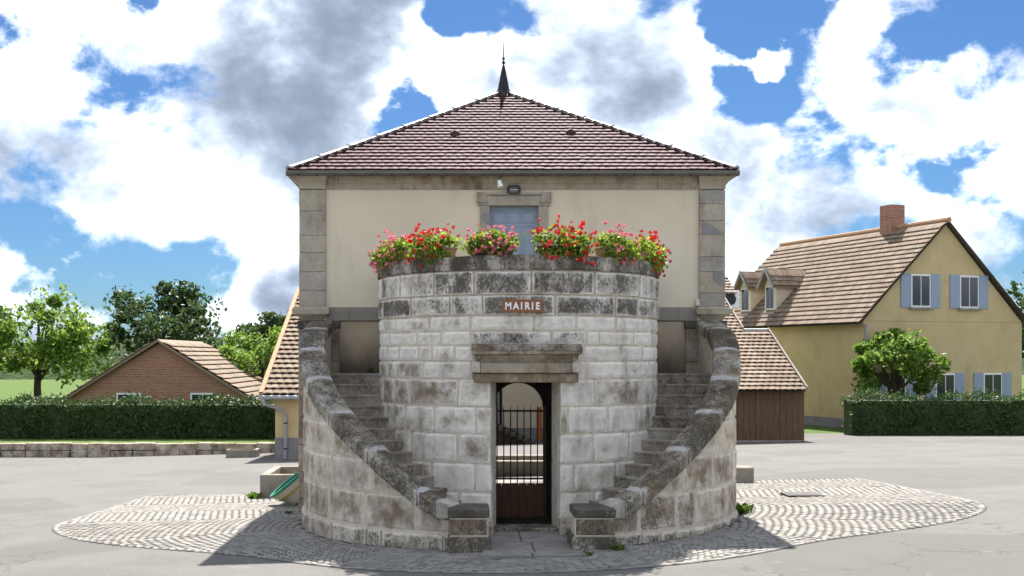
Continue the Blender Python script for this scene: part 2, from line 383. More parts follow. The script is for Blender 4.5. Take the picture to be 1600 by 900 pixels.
def tile_mat(name, a, b, lich, rough=.42, spec=.5):
    m = Mat(name, rough, spec); _, _, _, rnd = m.ocol()
    t = m.math('ADD', m.math('MULTIPLY', m.attr('tint'), .6), m.math('MULTIPLY', rnd, .4))
    c = m.ramp(t, [(.2, a), (.8, b)])
    c = m.mix(m.math('MULTIPLY', m.rng(m.noise(2.6, 9, .72), .46, .66), .7), c, lich)
    m.color(c); return m.bump(m.noise(45, 5, .65), .35, .006).m
M['tile'] = tile_mat('purple_brown_roof_tile', (.070,.029,.036), (.094,.040,.047), (.08,.042,.046), .66, .045)
M['tile_old'] = tile_mat('old_clay_roof_tile', (.15,.10,.068), (.27,.195,.14), (.20,.185,.135), .85, .2)
def sett_mat():
    m = Mat('granite_sett', .85, .3); _, _, _, rnd = m.ocol()
    t = m.math('ADD', m.math('MULTIPLY', m.attr('tint'), .7), m.math('MULTIPLY', rnd, .3))
    c = m.ramp(t, [(.1,(.145,.136,.123)),(.9,(.26,.245,.222))])
    c = m.mix(m.math('MULTIPLY', m.rng(m.noise(2.2, 7, .7), .5, .75), .45), c, (.15,.135,.115))
    m.color(c); return m.bump(m.noise(90, 5, .65), .5, .006).m
M['sett'] = sett_mat()
M['grout'] = simple('dark_joint_sand', [(.3,(.06,.052,.042)),(.7,(.10,.09,.07))], 20, 5, .95, .1, .5, 80, second=(2.5,.5,(.05,.07,.025)))

def leaf_mat(name, a, b, trans=.5, tcol=None, rough=.55):
    m = Mat(name, rough, .3); _, _, _, rnd = m.ocol()
    t = m.math('ADD', m.math('MULTIPLY', m.attr('tint'), .85), m.math('MULTIPLY', rnd, .15))
    c = m.ramp(t, [(.1, a), (.9, b)]); m.color(c)
    tr = m.n('ShaderNodeBsdfTranslucent')
    m.lk(m.mix(1.0, c, tcol, 'MULTIPLY') if tcol else c, tr.inputs[0])
    mxs = m.n('ShaderNodeMixShader'); mxs.inputs[0].default_value = trans
    m.lk(m.b.outputs[0], mxs.inputs[1]); m.lk(tr.outputs[0], mxs.inputs[2])
    m.lk(mxs.outputs[0], m.t.nodes['Material Output'].inputs[0]); return m.m
M['geranium_leaf'] = leaf_mat('geranium_leaf', (.10,.17,.02), (.30,.38,.045), .55)
M['red'] = leaf_mat('red_petal', (.50,.012,.012), (.68,.035,.025), .4)
M['pink'] = leaf_mat('pink_petal', (.60,.11,.17), (.80,.32,.38), .45)
M['leaf'] = leaf_mat('tree_leaf', (.08,.15,.02), (.24,.35,.06), .55)
M['leaf_dark'] = leaf_mat('dark_tree_leaf', (.03,.055,.018), (.085,.13,.042), .4)
M['leaf_hedge'] = leaf_mat('hedge_leaf', (.02,.045,.012), (.075,.13,.032), .3)
M['weed'] = leaf_mat('weed_leaf', (.05,.10,.015), (.12,.20,.03), .45)

# ------------------------------------------------------------------ ground, road, paving
def sheet(name, xs, ys, dz, mat):
    v = [(x, y, G(x, y)+dz) for y in ys for x in xs]; n = len(xs)
    f = [(j*n+i, j*n+i+1, (j+1)*n+i+1, (j+1)*n+i) for j in range(len(ys)-1) for i in range(n-1)]
    o = mesh_obj(name, v, f, mat, kind='structure', center=False); return o
sheet('ground', [-900,-300,-100,-40,-14,14,40,100,300,900], [-60,-20,0,30,60,120,300,900], -.03, M['grass'])
sheet('road', [-60,-30,-14,14,30,60], [-40,-17,0,24,30], 0.0, M['asphalt'])

def stad(s, r):                        # stadium line round tower and house: s runs along it, r outwards
    # s = 0 straight in front, arc to +-pi/2, then straight back
    if abs(s) <= math.pi/2: return (r*math.sin(s), -r*math.cos(s))
    sg = 1 if s > 0 else -1
    return (sg*r, (abs(s)-math.pi/2)*4.0)
pav = thing('cobble_paving', 'x', 'x', (0, -4.0, 0)); del pav['label']; del pav['category']; pav['kind'] = 'structure'
sc_, rs_ = [], []
NS = 60; ss = [-2.9+5.8*i/NS for i in range(NS+1)]
def rmax(s):
    x, y = stad(s, 4.6); t = max(0, min(1, (y+3.4)/3.6)); return 4.62 + 2.4*t*t*(3-2*t)
vb, fb = [], []
for s in ss:
    for r_ in (2.9, rmax(s)+.02):
        x, y = stad(s, r_); vb.append((x, y, G(x, y)+.006))
fb = [(2*i, 2*i+2, 2*i+3, 2*i+1) for i in range(NS)]
mesh_obj('joint_bed', vb, fb, M['grout'], pav)
def slab_zone(x, y): return abs(x) < .66 and y > -3.78
setts = []
sector = .36
for k in range(-9, 10):
    smid = k*sector; a = R(38)*(1 if k % 2 else -1)
    for i in range(-26, 27):
        for j in range(-40, 41):
            u0 = (i+.5*(j % 2))*.150; v0 = j*.084
            du = u0*math.cos(a)-v0*math.sin(a); dv = u0*math.sin(a)+v0*math.cos(a)
            s = smid+du/4.3; r_ = 4.8+dv*1.0
            if abs(s-smid) > sector/2 or abs(s) > 2.85 or r_ < 3.28 or r_ > rmax(s)-.06: continue
            x, y = stad(s, r_)
            if slab_zone(x, y): continue
            x2, y2 = stad(s+.01, r_); th = math.atan2(y2-y, x2-x)+a
            setts.append((x, y, th))
# an edging row along the kerb of the paving
for i in range(0, 260):
    s = -2.85+i*.0219
    r_ = rmax(s)-.03; x, y = stad(s, r_); x2, y2 = stad(s+.01, r_)
    setts.append((x, y, math.atan2(y2-y, x2-x)))
def sett_geo(lx, ly, h):
    b = .010
    return [(-lx,-ly,0),(lx,-ly,0),(lx,ly,0),(-lx,ly,0),(-lx,-ly,h-b),(lx,-ly,h-b),(lx,ly,h-b),(-lx,ly,h-b),(-lx+b,-ly+b,h),(lx-b,-ly+b,h),(lx-b,ly-b,h),(-lx+b,ly-b,h)], \
        [(0,1,5,4),(1,2,6,5),(2,3,7,6),(3,0,4,7),(4,5,9,8),(5,6,10,9),(6,7,11,10),(7,4,8,11),(8,9,10,11)]
gv, gf = sett_geo(.070, .0375, .05)
sett_me = []
for k in range(4):
    me = bpy.data.meshes.new('sett'); me.from_pydata([(x+random.uniform(-.004,.004), y+random.uniform(-.004,.004), z+(random.uniform(-.003,.003) if z > .02 else 0)) for x, y, z in gv], [], gf)
    at = me.attributes.new('tint', 'FLOAT', 'POINT'); at.data.foreach_set('value', [.2+.2*k]*len(gv))
    me.materials.append(M['sett']); sett_me.append(me)
vis = lambda p: -6 < (p[0]+.9) / (p[1]+17)*F*-0+1 or True
def px_of(x, y, z): d = y+17; return CX+(x+.9)/d*F, HY+(2.4-z)/d*F
inphoto = [p for p in setts if 385 < px_of(p[0], p[1], 0)[0] < 1218 and px_of(p[0], p[1], 0)[1] < 897]
near = set(sorted(inphoto, key=lambda p: p[1])[:296]); mb = MB()
for p in setts:
    x, y, th = p; z = G(x, y)-.035+random.uniform(-.004,.004); th += random.uniform(-.06,.06)
    if p in near:
        o = inst('sett', random.choice(sett_me), (x, y, z), pav, rot=(random.uniform(-.03,.03), random.uniform(-.03,.03), th))
    else:
        c, s = math.cos(th), math.sin(th); tx, ty = random.uniform(-.03,.03), random.uniform(-.03,.03)
        mb.add([(x+c*a-s*b, y+s*a+c*b, z+h+a*tx+b*ty) for a, b, h in gv], gf, tint=random.random())
mb.build('sett_field', M['sett'], pav, kind='stuff')
# entrance slabs between the stair piers and the drain slot in front of them
ent = thing('entrance_slab', 'x', 'x', (0,-3.3,0)); del ent['label']; del ent['category']; ent['kind'] = 'structure'
for x0, x1, y0, y1 in ((-.60,.02,-3.46,-2.70),(.035,.62,-3.46,-2.70),(-.56,-.1,-2.685,-1.97),(-.085,.56,-2.685,-1.97),(-.64,-.02,-3.66,-3.475),(-.005,.64,-3.66,-3.475)):
    zt = .028 if y0 < -3.4 else .045
    m = MB(); m.bbox(x0, x1, y0, y1, -.06, zt+random.uniform(-.003,.003), .01); m.build('slab', M['slab'], ent)
m = MB(); m.box(-.72,.80,-3.755,-3.70,-.05,.018); m.build('drain_slot', M['iron'], ent)
m = MB(); m.box(-.76,.84,-3.80,-3.76,-.05,.026); m.build('drain_edge', M['slab'], ent)

# far hills closing the horizon
def hill(name, pts, depth, mat):
    v = []; n = len(pts)
    for (x, y, z) in pts: v += [(x, y, -3), (x, y+depth*.35, z*.75), (x, y+depth*.7, z), (x, y+depth*1.6, -3)]
    f = [(4*i+k, 4*i+4+k, 4*i+5+k, 4*i+1+k) for i in range(n-1) for k in range(3)]
    mesh_obj(name, v, f, mat, kind='structure', smooth=True, center=False)
M['hill'] = simple('wooded_hill', [(.3,(.025,.045,.015)),(.7,(.06,.095,.03))], .25, 8, .95, .1, 1.0, .8, bd=2.0)
hill('hills', [(-420+i*40, 190+30*math.sin(i*1.3), 4.0+1.5*math.sin(i*.9)+.8*math.sin(i*2.3)) for i in range(22)], 70, M['hill'])

# ------------------------------------------------------------------ stone block on a curved or flat wall
def stone(surf, u0, u1, z0, z1, mat, parent, name='stone', joint=.014, depth=.16, proud=0., color=(.3,.3,.5), top=None, cols=None, rows=4, rough=.004, bev=.014):
    """surf(u, z, w) -> point; w outwards. top(u) limits the upper edge (raking coping)."""
    u0 += joint/2+random.uniform(-.002,.016); u1 -= joint/2+random.uniform(-.002,.016); z0 += joint/2+random.uniform(-.002,.009); z1 -= joint/2+random.uniform(-.002,.009)
    L_ = u1-u0
    if L_ < .03: return None
    nc = cols or max(4, min(7, int(L_/.16)+3))
    us = [u0, u0+min(.035, L_*.2)] + [u0+L_*k/(nc-1) for k in range(1, nc-1)] + [u1-min(.035, L_*.2), u1]
    us = sorted(us)
    nr = rows; vv, ee = [], []
    jl, jr = random.uniform(-.02,.02), random.uniform(-.02,.02)
    jt = [random.uniform(-.006,.006) for _ in us]
    for i, u in enumerate(us):
        zt = z1+jt[i]*(.6)
        if top: zt = min(zt, top(u))
        H = max(zt-z0, .004); bz = min(.035, H*.25)
        zs = [z0, z0+bz] + [z0+bz+(H-2*bz)*k/(nr-2) for k in range(1, nr-2)] + [zt-bz, zt]
        for j, z in enumerate(zs):
            bord = i in (0, len(us)-1) or j in (0, len(zs)-1)
            t = (u-u0)/L_; uu = u + (jl*(1-t)+jr*t)*((z-z0)/max(z1-z0,.01)-.5)
            cd_ = min(u-u0, u1-u, z-z0, zt-z)
            wv = proud + (-bev if bord else random.uniform(-rough, rough))
            vv.append(surf(uu, z, wv)); ee.append(0 if bord else min(1, .45+cd_*3.0))
    n = nr+0; n = len(zs); nu = len(us)
    f = [(i*n+j, (i+1)*n+j, (i+1)*n+j+1, i*n+j+1) for i in range(nu-1) for j in range(n-1)]
    loop = [i*n for i in range(nu)] + [(nu-1)*n+j for j in range(1, n)] + [i*n+n-1 for i in range(nu-2, -1, -1)] + [j for j in range(n-2, 0, -1)]
    b = len(vv); upar = []
    for q in loop:
        i, j = divmod(q, n); u = us[i]; z = None
        p = Vector(vv[q]); upar.append(p)
    ctr = sum((Vector(p) for p in vv), Vector())/len(vv)
    um = (us[0]+us[-1])/2
    for q in loop:
        i, j = divmod(q, n)
        p = Vector(vv[q]); a0 = Vector(surf(us[i], 0, 0)); a1 = Vector(surf(us[i], 0, -1)); vv.append(p+(a1-a0)*depth); ee.append(0)
    k = len(loop); f += [(loop[i], b+i, b+(i+1)%k, loop[(i+1)%k]) for i in range(k)]
    return mesh_obj(name, vv, f, mat, parent, smooth=False, color=color, edge=ee)

def cyl(r0):                           # tower / stair wall: arc in front, straight back to the facade beyond 90 degrees; u = arc length at r0
    def s(u, z, w_):
        a = u/r0
        if abs(a) <= math.pi/2: return ((r0+w_)*math.sin(a), -(r0+w_)*math.cos(a), z)
        sg = 1 if a > 0 else -1
        return (sg*(r0+w_), (abs(a)-math.pi/2)*r0, z)
    return s
def phi_of_px(px, r0):                 # angle on a circle of radius r0 hit by photo column px (near side)
    k = (px-CX)/F; lo, hi = -1.45, 1.45
    for _ in range(50):
        mid = (lo+hi)/2; x, y = r0*math.sin(mid), -r0*math.cos(mid)
        if (x+.9)/(y+17) < k: lo = mid
        else: hi = mid
    return (lo+hi)/2

# ------------------------------------------------------------------ the round tower
TR = 2.09
tw = thing('stair_tower', 'round grey limestone tower with doorway and flower-topped parapet before the house', 'tower', (0,-TR,0))
ts = cyl(TR); A_END = (math.pi/2)*TR+.89
DJ = .452                              # half width of the doorway
adoor = math.asin(DJ/TR)*TR
def arc_u(px): return phi_of_px(px, TR)*TR
courses = [  # z0, z1, joint columns in photo pixels, lichen, brown, door
 (3.215,3.54,[597,607,626,678,742,831,928,999,1022],.62,.15,0),
 (2.937,3.215,[600,643,703,867,961,995,1021],.72,.1,0),
 (2.736,2.937,[617,670,734,834,901,963,1005],.16,.1,0),
 (2.54,2.736,[607,650,689,735,861,918,937,991],.22,.1,0),
 (2.33,2.54,[604,623,654,675,710,775,850,911,970],.12,.22,0),
 (2.086,2.33,[604,661,737,822,906,979],.14,.3,0),
 (1.72,2.086,[616,639,716,930,1005],.16,.75,1),
 (1.354,1.72,[678,951,996],.12,.6,1),
 (.953,1.354,[642,715,928],.16,.55,1),
 (.569,.953,[674,962],.2,.3,1),
 (.20,.569,[717,929],.25,.25,1),
 (-.25,.20,[690,960],.5,.2,1)]
HOOD = .70
for ci, (z0, z1, js, lich, brn, door) in enumerate(courses):
    us = [arc_u(p) for p in js]
    us = [-A_END, -(math.pi/2)*TR-.35] + us + [(math.pi/2)*TR+.35, A_END]
    us = sorted(us)
    segs = []
    for a, b in zip(us[:-1], us[1:]):
        if b-a > 1.15:                  # long hidden runs behind the stairs
            k = int((b-a)/.7)+1; segs += [(a+(b-a)*i/k, a+(b-a)*(i+1)/k) for i in range(k)]
        else: segs.append((a, b))
    cut = adoor if door else (math.asin(HOOD/TR)*TR if z0 in (2.086, 2.33) else 0)
    for a, b in segs:
        parts = [(a, b)]
        if cut:
            parts = []
            if a < -cut: parts.append((a, min(b, -cut)))
            if b > cut: parts.append((max(a, cut), b))
        for p, q in parts:
            if q-p < .05: continue
            jamb = door and (abs(p-cut) < .01 or abs(q+cut) < .01)
            c = (min(1, max(0, lich+random.uniform(-.12,.14))), max(0, brn+random.uniform(-.4,.35)), random.random())
            if ci == 3 and abs((p+q)/2) < .75: c = (.58,.1,.4)
            if (q+p)/2 > .3*TR: c = (c[0], c[1]*.45, min(1, c[2]+.3))
            stone(ts, p, q, z0, z1, M['tower'], tw, color=c, depth=.12 if jamb else .16, proud=.022 if ci < 2 else random.uniform(-.004,.006), joint=.02, rough=.006, bev=.012 if not jamb else .009)
# mortar core behind the stones, with the doorway left open
def core(r0, u_list, zs, mat, parent, inner, name='mortar_core'):
    s = cyl(r0+.0); m = MB()
    for (ua, ub, za, zb) in u_list:
        k = max(1, int((ub-ua)/.12)); vv = []
        for i in range(k+1):
            u = ua+(ub-ua)*i/k
            vv += [s(u, za, -.013), s(u, zb, -.013), s(u, zb, -inner), s(u, za, -inner)]
        f = [(4*i+a, 4*i+4+a, 4*i+4+(a+1)%4, 4*i+(a+1)%4) for i in range(k) for a in range(4)]
        f += [(0,1,2,3), (4*k+3, 4*k+2, 4*k+1, 4*k)]
        m.add(vv, f)
    return m.build(name, mat, parent)
uc = adoor+.02
core(TR, [(-A_END, -uc, -.25, 2.085), (uc, A_END, -.25, 2.085), (-A_END, -(math.asin(HOOD/TR)*TR+.015), 2.087, 2.329), (math.asin(HOOD/TR)*TR+.015, A_END, 2.087, 2.329), (-A_END, A_END, 2.331, 3.56)], None, M['mortar'], tw, .40)
# parapet coping
cj = [-A_END, -(math.pi/2)*TR-.2]+[arc_u(p) for p in (642,696,771,863,947,1010)]+[(math.pi/2)*TR+.2, A_END]
cs = cyl(TR)
for a, b in zip(cj[:-1], cj[1:]):
    k = max(4, int((b-a)/.14)); vv, ee = [], []
    a_, b_ = a+.010, b-.010
    for i in range(k+1):
        u = a_+(b_-a_)*i/k; e_ = 0 if i in (0, k) else 1; jz = random.uniform(-.006,.006)
        prof = [(.018,3.548),(.03,3.565),(.032,3.69+jz),(.012,3.742+jz),(-.18,3.752),(-.385,3.745),(-.40,3.72),(-.40,3.548)]
        for w_, z in prof: vv.append(cs(u, z, w_+random.uniform(-.005,.005))); ee.append(e_*.8+.1)
    f = [(8*i+q, 8*i+8+q, 8*i+8+(q+1)%8, 8*i+(q+1)%8) for i in range(k) for q in range(8)] + [tuple(range(8)), tuple(range(8*k, 8*k+8))[::-1]]
    mesh_obj('coping', vv, f, M['cope'], tw, color=(random.uniform(.66,.82), .45, .3), edge=ee)
    # pointing between two coping stones
    if b < A_END-.1:
        vv = [cs(b+du, z, w_) for du in (-.012,.012) for w_, z in ((.02,3.55),(.022,3.73),(-.38,3.735),(-.38,3.55))]
        mesh_obj('pointing', vv, [(0,1,2,3),(7,6,5,4),(0,4,5,1),(1,5,6,2),(2,6,7,3),(3,7,4,0)], M['mortar'], tw)
vv = [cs(-A_END+(2*A_END)*i/40, 2.98, -.38) for i in range(41)]
MB().add(vv+[(p[0],p[1],2.80) for p in vv], [tuple(range(41)), tuple(range(41,82))[::-1]]+[(i,(i+1)%41,41+(i+1)%41,41+i) for i in range(41)]).build('terrace_floor', M['slab'], tw)
# doorway: lintel, frieze, moulded hood, jamb linings, vault
def part(name, mat, parent, fn, color=(.3,.3,.5), **k):
    m = MB(); fn(m); return m.build(name, mat, parent, color=color, **k)
part('lintel', M['dress'], tw, lambda m: m.bbox(-.70,.70,-2.118,-1.55,2.045,2.172,.012), (.45,.8,.2))
part('frieze', M['dress'], tw, lambda m: m.bbox(-.60,.60,-2.175,-1.75,2.174,2.315,.008), (.30,.35,.1))
part('end_block', M['tower'], tw, lambda m: m.bbox(-.71,-.605,-2.16,-1.75,2.176,2.33,.01), (.25,.3,.4))
part('end_block', M['tower'], tw, lambda m: m.bbox(.605,.71,-2.16,-1.75,2.176,2.33,.01), (.2,.3,.4))
def hood(m):
    prof = [(-1.7,2.317),(-2.19,2.317),(-2.205,2.335),(-2.225,2.345),(-2.25,2.375),(-2.265,2.38),(-2.27,2.40),(-2.33,2.43),(-2.335,2.52),(-2.315,2.535),(-2.0,2.548),(-1.7,2.548)]
    k = len(prof); vv = []; nx = 14
    for i in range(nx+1):
        t = i/nx*2-1
        for y, z in prof:
            hw = .60+max(0, (-2.19-y))*.9
            jit = random.uniform(-.008,.008) if z > 2.42 and y < -2.2 else 0
            vv.append((t*hw, y+jit, z+jit*.7))
    f = [(k*i+q, k*i+k+q, k*i+k+(q+1)%k, k*i+(q+1)%k) for i in range(nx) for q in range(k)]+[tuple(range(k)), tuple(range(k*nx, k*nx+k))[::-1]]
    m.add(vv, f)
part('hood_moulding', M['dress'], tw, hood, (.55,.45,.1))
def hoodcap(m):
    nx = 16; vv = []
    for i in range(nx+1):
        x = (i/nx*2-1)*.722
        j = lambda: random.uniform(-.010,.010)
        vv += [(x,-2.30+j(),2.448+j()*.5),(x,-2.345+j(),2.47+j()*.6),(x,-2.350+j(),2.52+j()*.6),(x,-2.29+j(),2.556+j()*.5),(x,-1.95,2.562),(x,-1.95,2.44)]
    m.add(vv, [(6*i+q, 6*i+6+q, 6*i+6+(q+1)%6, 6*i+(q+1)%6) for i in range(nx) for q in range(6)]+[tuple(range(6)), tuple(range(6*nx, 6*nx+6))[::-1]])
part('hood_cap', M['cope'], tw, hoodcap, (.6,.4,.2))
for sx in (-1, 1):
    part('corbel', M['cope'], tw, lambda m: m.prism([(-2.30,2.345),(-2.31,2.42),(-1.9,2.42),(-1.9,2.345)], 'x', min(sx*.60,sx*.675), max(sx*.60,sx*.675)), (.7,.4,.2))
    for k in range(5):                 # reveal stones of the doorway
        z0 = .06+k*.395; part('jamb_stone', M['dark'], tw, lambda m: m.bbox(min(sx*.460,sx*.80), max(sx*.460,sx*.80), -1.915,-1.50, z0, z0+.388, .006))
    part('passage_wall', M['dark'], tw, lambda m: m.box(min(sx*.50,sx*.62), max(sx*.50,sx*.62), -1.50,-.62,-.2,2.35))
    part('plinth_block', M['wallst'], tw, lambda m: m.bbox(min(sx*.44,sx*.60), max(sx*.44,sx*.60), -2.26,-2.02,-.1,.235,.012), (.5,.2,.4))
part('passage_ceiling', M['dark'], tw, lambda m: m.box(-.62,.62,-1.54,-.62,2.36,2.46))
part('threshold', M['cope'], tw, lambda m: m.bbox(-.455,.455,-1.96,-1.55,-.1,.085,.015), (.7,.3,.3))
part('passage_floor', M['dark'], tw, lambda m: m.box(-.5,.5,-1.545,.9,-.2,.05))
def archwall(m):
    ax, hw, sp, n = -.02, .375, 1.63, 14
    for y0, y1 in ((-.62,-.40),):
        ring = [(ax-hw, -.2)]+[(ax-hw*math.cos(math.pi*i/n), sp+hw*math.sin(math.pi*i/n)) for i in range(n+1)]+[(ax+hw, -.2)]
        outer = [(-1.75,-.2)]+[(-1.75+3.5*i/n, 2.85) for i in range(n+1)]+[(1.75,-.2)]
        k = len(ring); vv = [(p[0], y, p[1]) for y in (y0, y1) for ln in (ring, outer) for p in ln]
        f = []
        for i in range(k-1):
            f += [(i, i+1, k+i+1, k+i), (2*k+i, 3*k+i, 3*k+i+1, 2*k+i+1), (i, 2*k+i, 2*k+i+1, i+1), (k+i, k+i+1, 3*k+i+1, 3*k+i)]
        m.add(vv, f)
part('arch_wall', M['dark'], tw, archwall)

# name plate
sg = thing('name_sign', 'small brown enamel sign with white letters reading MAIRIE on the round tower', 'sign', (.15,-2.16,2.98))
sx0, sx1 = WX(785,14.84), WX(848,14.84); szt, szb = WZ(468,14.84), WZ(488,14.84)
part('plate', M['sign'], sg, lambda m: m.bbox(sx0, sx1, -2.172,-2.156, szb, szt, .004))
cw = (sx1-sx0)
for i, ch in enumerate('MAIRIE'):
    cu = bpy.data.curves.new('letter', 'FONT'); cu.body = ch; cu.size = .132; cu.extrude = .003; cu.offset = .0042; cu.align_x = 'CENTER'; cu.resolution_u = 3
    tmp = bpy.data.objects.new('tmp', cu); col.objects.link(tmp); bpy.context.view_layer.update()
    me = bpy.data.meshes.new_from_object(tmp.evaluated_get(bpy.context.evaluated_depsgraph_get())); bpy.data.objects.remove(tmp)
    me.materials.clear(); me.materials.append(M['white'])
    fx = (.145,.335,.475,.615,.745,.875)[i]
    inst('letter', me, (sx0+cw*fx, -2.1765, szb+.040), sg, rot=(R(90),0,0), scale=(.86,1,1))

# barred gate in the passage arch
gt = thing('barred_gate', 'low brown boarded gate with black iron bars inside the dark passage', 'gate', (-.02,-.70,.05))
for i in range(7):
    x = -.335+i*.098
    part('bar', M['iron'], gt, lambda m: m.tube([(x,-.70,.42),(x,-.70,1.60),(x,-.70,1.67)], [.0085,.0085,.003], 6))
part('top_rail', M['iron'], gt, lambda m: m.box(-.39,.345,-.712,-.688,1.585,1.612))
part('middle_rail', M['iron'], gt, lambda m: m.box(-.39,.345,-.715,-.685,.60,.625))
part('lower_rail', M['iron'], gt, lambda m: m.box(-.39,.345,-.715,-.685,.40,.43))
part('hinge_post', M['iron'], gt, lambda m: m.box(.345,.385,-.73,-.67,.05,1.66))
part('post_cap', M['iron'], gt, lambda m: m.bbox(.325,.405,-.75,-.65,1.66,1.69,.006))
for i in range(6):
    x = -.39+i*.1225; part('board', M['door_wood'], gt, lambda m: m.bbox(x, x+.118,-.735,-.71,.06,.55,.004))

# ------------------------------------------------------------------ the two curved flights
SR_IN, SR_OUT = 2.925, 3.22
def cope_z(phi):                       # top of the raking coping over the outer wall, phi in degrees from the front
    pts = [(0,.50),(18.3,.50),(25.6,.70),(39.2,1.185),(53.4,1.645),(68,2.085),(80,2.50),(90,2.80),(106,2.97)]
    for (a, za), (b, zb) in zip(pts[:-1], pts[1:]):
        if phi <= b: return za+(zb-za)*(phi-a)/(b-a)
    return pts[-1][1]
def flight(side, label):
    st = thing('staircase', label, 'stairs', (side*1.9,-2.2,0), 'two curved flights of stairs around the tower')
    def pol(r_, a): return (side*r_*math.sin(R(a)), -r_*math.cos(R(a)))
    for k in range(14):                # steps
        z = 2.13-.152*k; a0 = 89-5.85*k; a1 = a0+7.2
        if z < .05: continue
        vv, ee = [], []; n = 4
        for i in range(n+1):
            rr = 2.06+(SR_IN+.03-2.06)*i/n; e_ = 0 if i in (0,n) else .9
            for da, zz in ((0,z-.165),(0,z-.035),(-.35,z-.03),(-.35,z-.004+random.uniform(-.004,.004)),(.3,z+random.uniform(-.002,.002)),(7.2,z),(7.2,z-.165)):
                x, y = pol(rr, a0+da); vv.append((x, y, zz)); ee.append(e_*.6+.3)
        f = [(7*i+q, 7*i+7+q, 7*i+7+(q+1)%7, 7*i+(q+1)%7) for i in range(n) for q in range(7)]+[tuple(range(7)), tuple(range(7*n,7*n+7))[::-1]]
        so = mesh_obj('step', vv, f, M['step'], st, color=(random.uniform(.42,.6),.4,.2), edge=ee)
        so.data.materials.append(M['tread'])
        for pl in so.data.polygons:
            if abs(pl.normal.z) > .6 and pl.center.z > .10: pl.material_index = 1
    part('landing', M['step'], st, lambda m: m.bbox(min(side*2.095,side*2.96), max(side*2.095,side*2.96), .10,.92, 1.95,2.124,.008), (.4,.3,.2))
    # stones of the outer wall
    ws = cyl(SR_OUT); flip = (lambda u, z, w_: (side*ws(u, z, w_)[0], ws(u, z, w_)[1], z))
    uend = SR_OUT*math.pi/2+.86
    def top(u): return cope_z(math.degrees(u/SR_OUT) if u < SR_OUT*math.pi/2 else 90+(u-SR_OUT*math.pi/2)*18)-.165
    def uu(px): return abs(phi_of_px(px, SR_OUT))*SR_OUT
    if side < 0:
        cr = [(-.3,.17,[693,597,574,520,488],.55,.2),(.17,.64,[652,570,513],.42,.5),(.64,1.07,[579,517],.25,.5),(1.07,1.51,[520,481],.15,.45),(1.51,1.95,[490],.3,.4),(1.95,2.9,[],.3,.3)]
    else:
        cr = [(-.3,.17,[954,1002,1031,1055,1125],.55,.2),(.17,.64,[999,1058,1088,1137],.42,.5),(.64,1.07,[1000,1073,1114],.2,.4),(1.07,1.51,[1073,1125],.2,.4),(1.51,1.95,[1135],.2,.3),(1.95,2.9,[],.3,.3)]
    u_start = R(17.5)*SR_OUT
    for ci, (z0, z1, js, lich, brn) in enumerate(cr):
        us = sorted([uu(p) for p in js]); us = [u_start]+[q for q in us if q > u_start+.1]+[SR_OUT*R(84), uend]
        for a, b in zip(us[:-1], us[1:]):
            # begin only where the coping stands above this course
            while a < b-.08 and top(a) < z0+.05: a += .02
            if b-a < .1: continue
            sub = [(a, b)]
            if b-a > 1.3: sub = [(a, (a+b)/2), ((a+b)/2, b)]
            for p, q in sub:
                c = (max(0, lich+random.uniform(-.12,.12)), max(0, brn+random.uniform(-.3,.35)), random.random())
                if (p+q)/2 < R(45)*SR_OUT and ci in (0, 1): c = (min(1, c[0]+.08), c[1], c[2])
                stone(flip, p, q, z0, z1, M['wallst'], st, color=c, depth=.14, proud=.03 if ci == 0 else random.uniform(-.004,.005), top=top, joint=.026, cols=7, rough=.007)
    m = MB(); k = 60; vv = []
    for i in range(k+1):
        u = u_start+.01+(uend-u_start-.01)*i/k; t = top(u)-.004
        vv += [flip(u,-.3,-.013), flip(u,t,-.013), flip(u,t,-.295), flip(u,-.3,-.295)]
    m.add(vv, [(4*i+q, 4*i+4+q, 4*i+4+(q+1)%4, 4*i+(q+1)%4) for i in range(k) for q in range(4)]+[(0,1,2,3),(4*k+3,4*k+2,4*k+1,4*k)])
    m.build('mortar_core', M['mortar'], st)
    # raking coping stones, each laid with a whitish mortar joint
    cjn = [21.0,25.6,39.2,53.4,68,80,92,105.8]
    for a, b in zip(cjn[:-1], cjn[1:]):
        k = 8; vv, ee = [], []
        for i in range(k+1):
            ph = a+.28+(b-a-.56)*i/k; u = R(ph)*SR_OUT if ph <= 90 else SR_OUT*math.pi/2+(ph-90)/18
            z = cope_z(ph); e_ = .1 if i in (0,k) else .9
            j = lambda: random.uniform(-.007,.007)
            for w_, dz in ((.042,-.20),(.062,-.18),(.062,-.035),(.035,-.004),(-.14,.008),(-.30,-.004),(-.325,-.03),(-.325,-.16)):
                vv.append(flip(u, z+dz+j(), w_+j())); ee.append(e_)
        f = [(8*i+q, 8*i+8+q, 8*i+8+(q+1)%8, 8*i+(q+1)%8) for i in range(k) for q in range(8)]+[tuple(range(8)), tuple(range(8*k,8*k+8))[::-1]]
        mesh_obj('coping', vv, f, M['cope'], st, color=(random.uniform(.55,.75), random.uniform(.3,.9), .3), edge=ee)
        if b < 105:
            vv = []
            for ph in (b-.7, b+.7):
                u = R(ph)*SR_OUT if ph <= 90 else SR_OUT*math.pi/2+(ph-90)/18; z = cope_z(ph)
                vv += [flip(u, z-.15, .03), flip(u, z-.01, .035), flip(u, z+.012, -.14), flip(u, z-.01, -.31), flip(u, z-.15, -.31)]
            mesh_obj('pointing', vv, [(0,1,2,3,4),(9,8,7,6,5)]+[(q,(q+1)%5,5+(q+1)%5,5+q) for q in range(5)], M['pointing'], st)
    # the square end pier at the foot: base, body, cap
    x0, x1 = .525, 1.0
    sx = lambda a, b: (min(side*a, side*b), max(side*a, side*b))
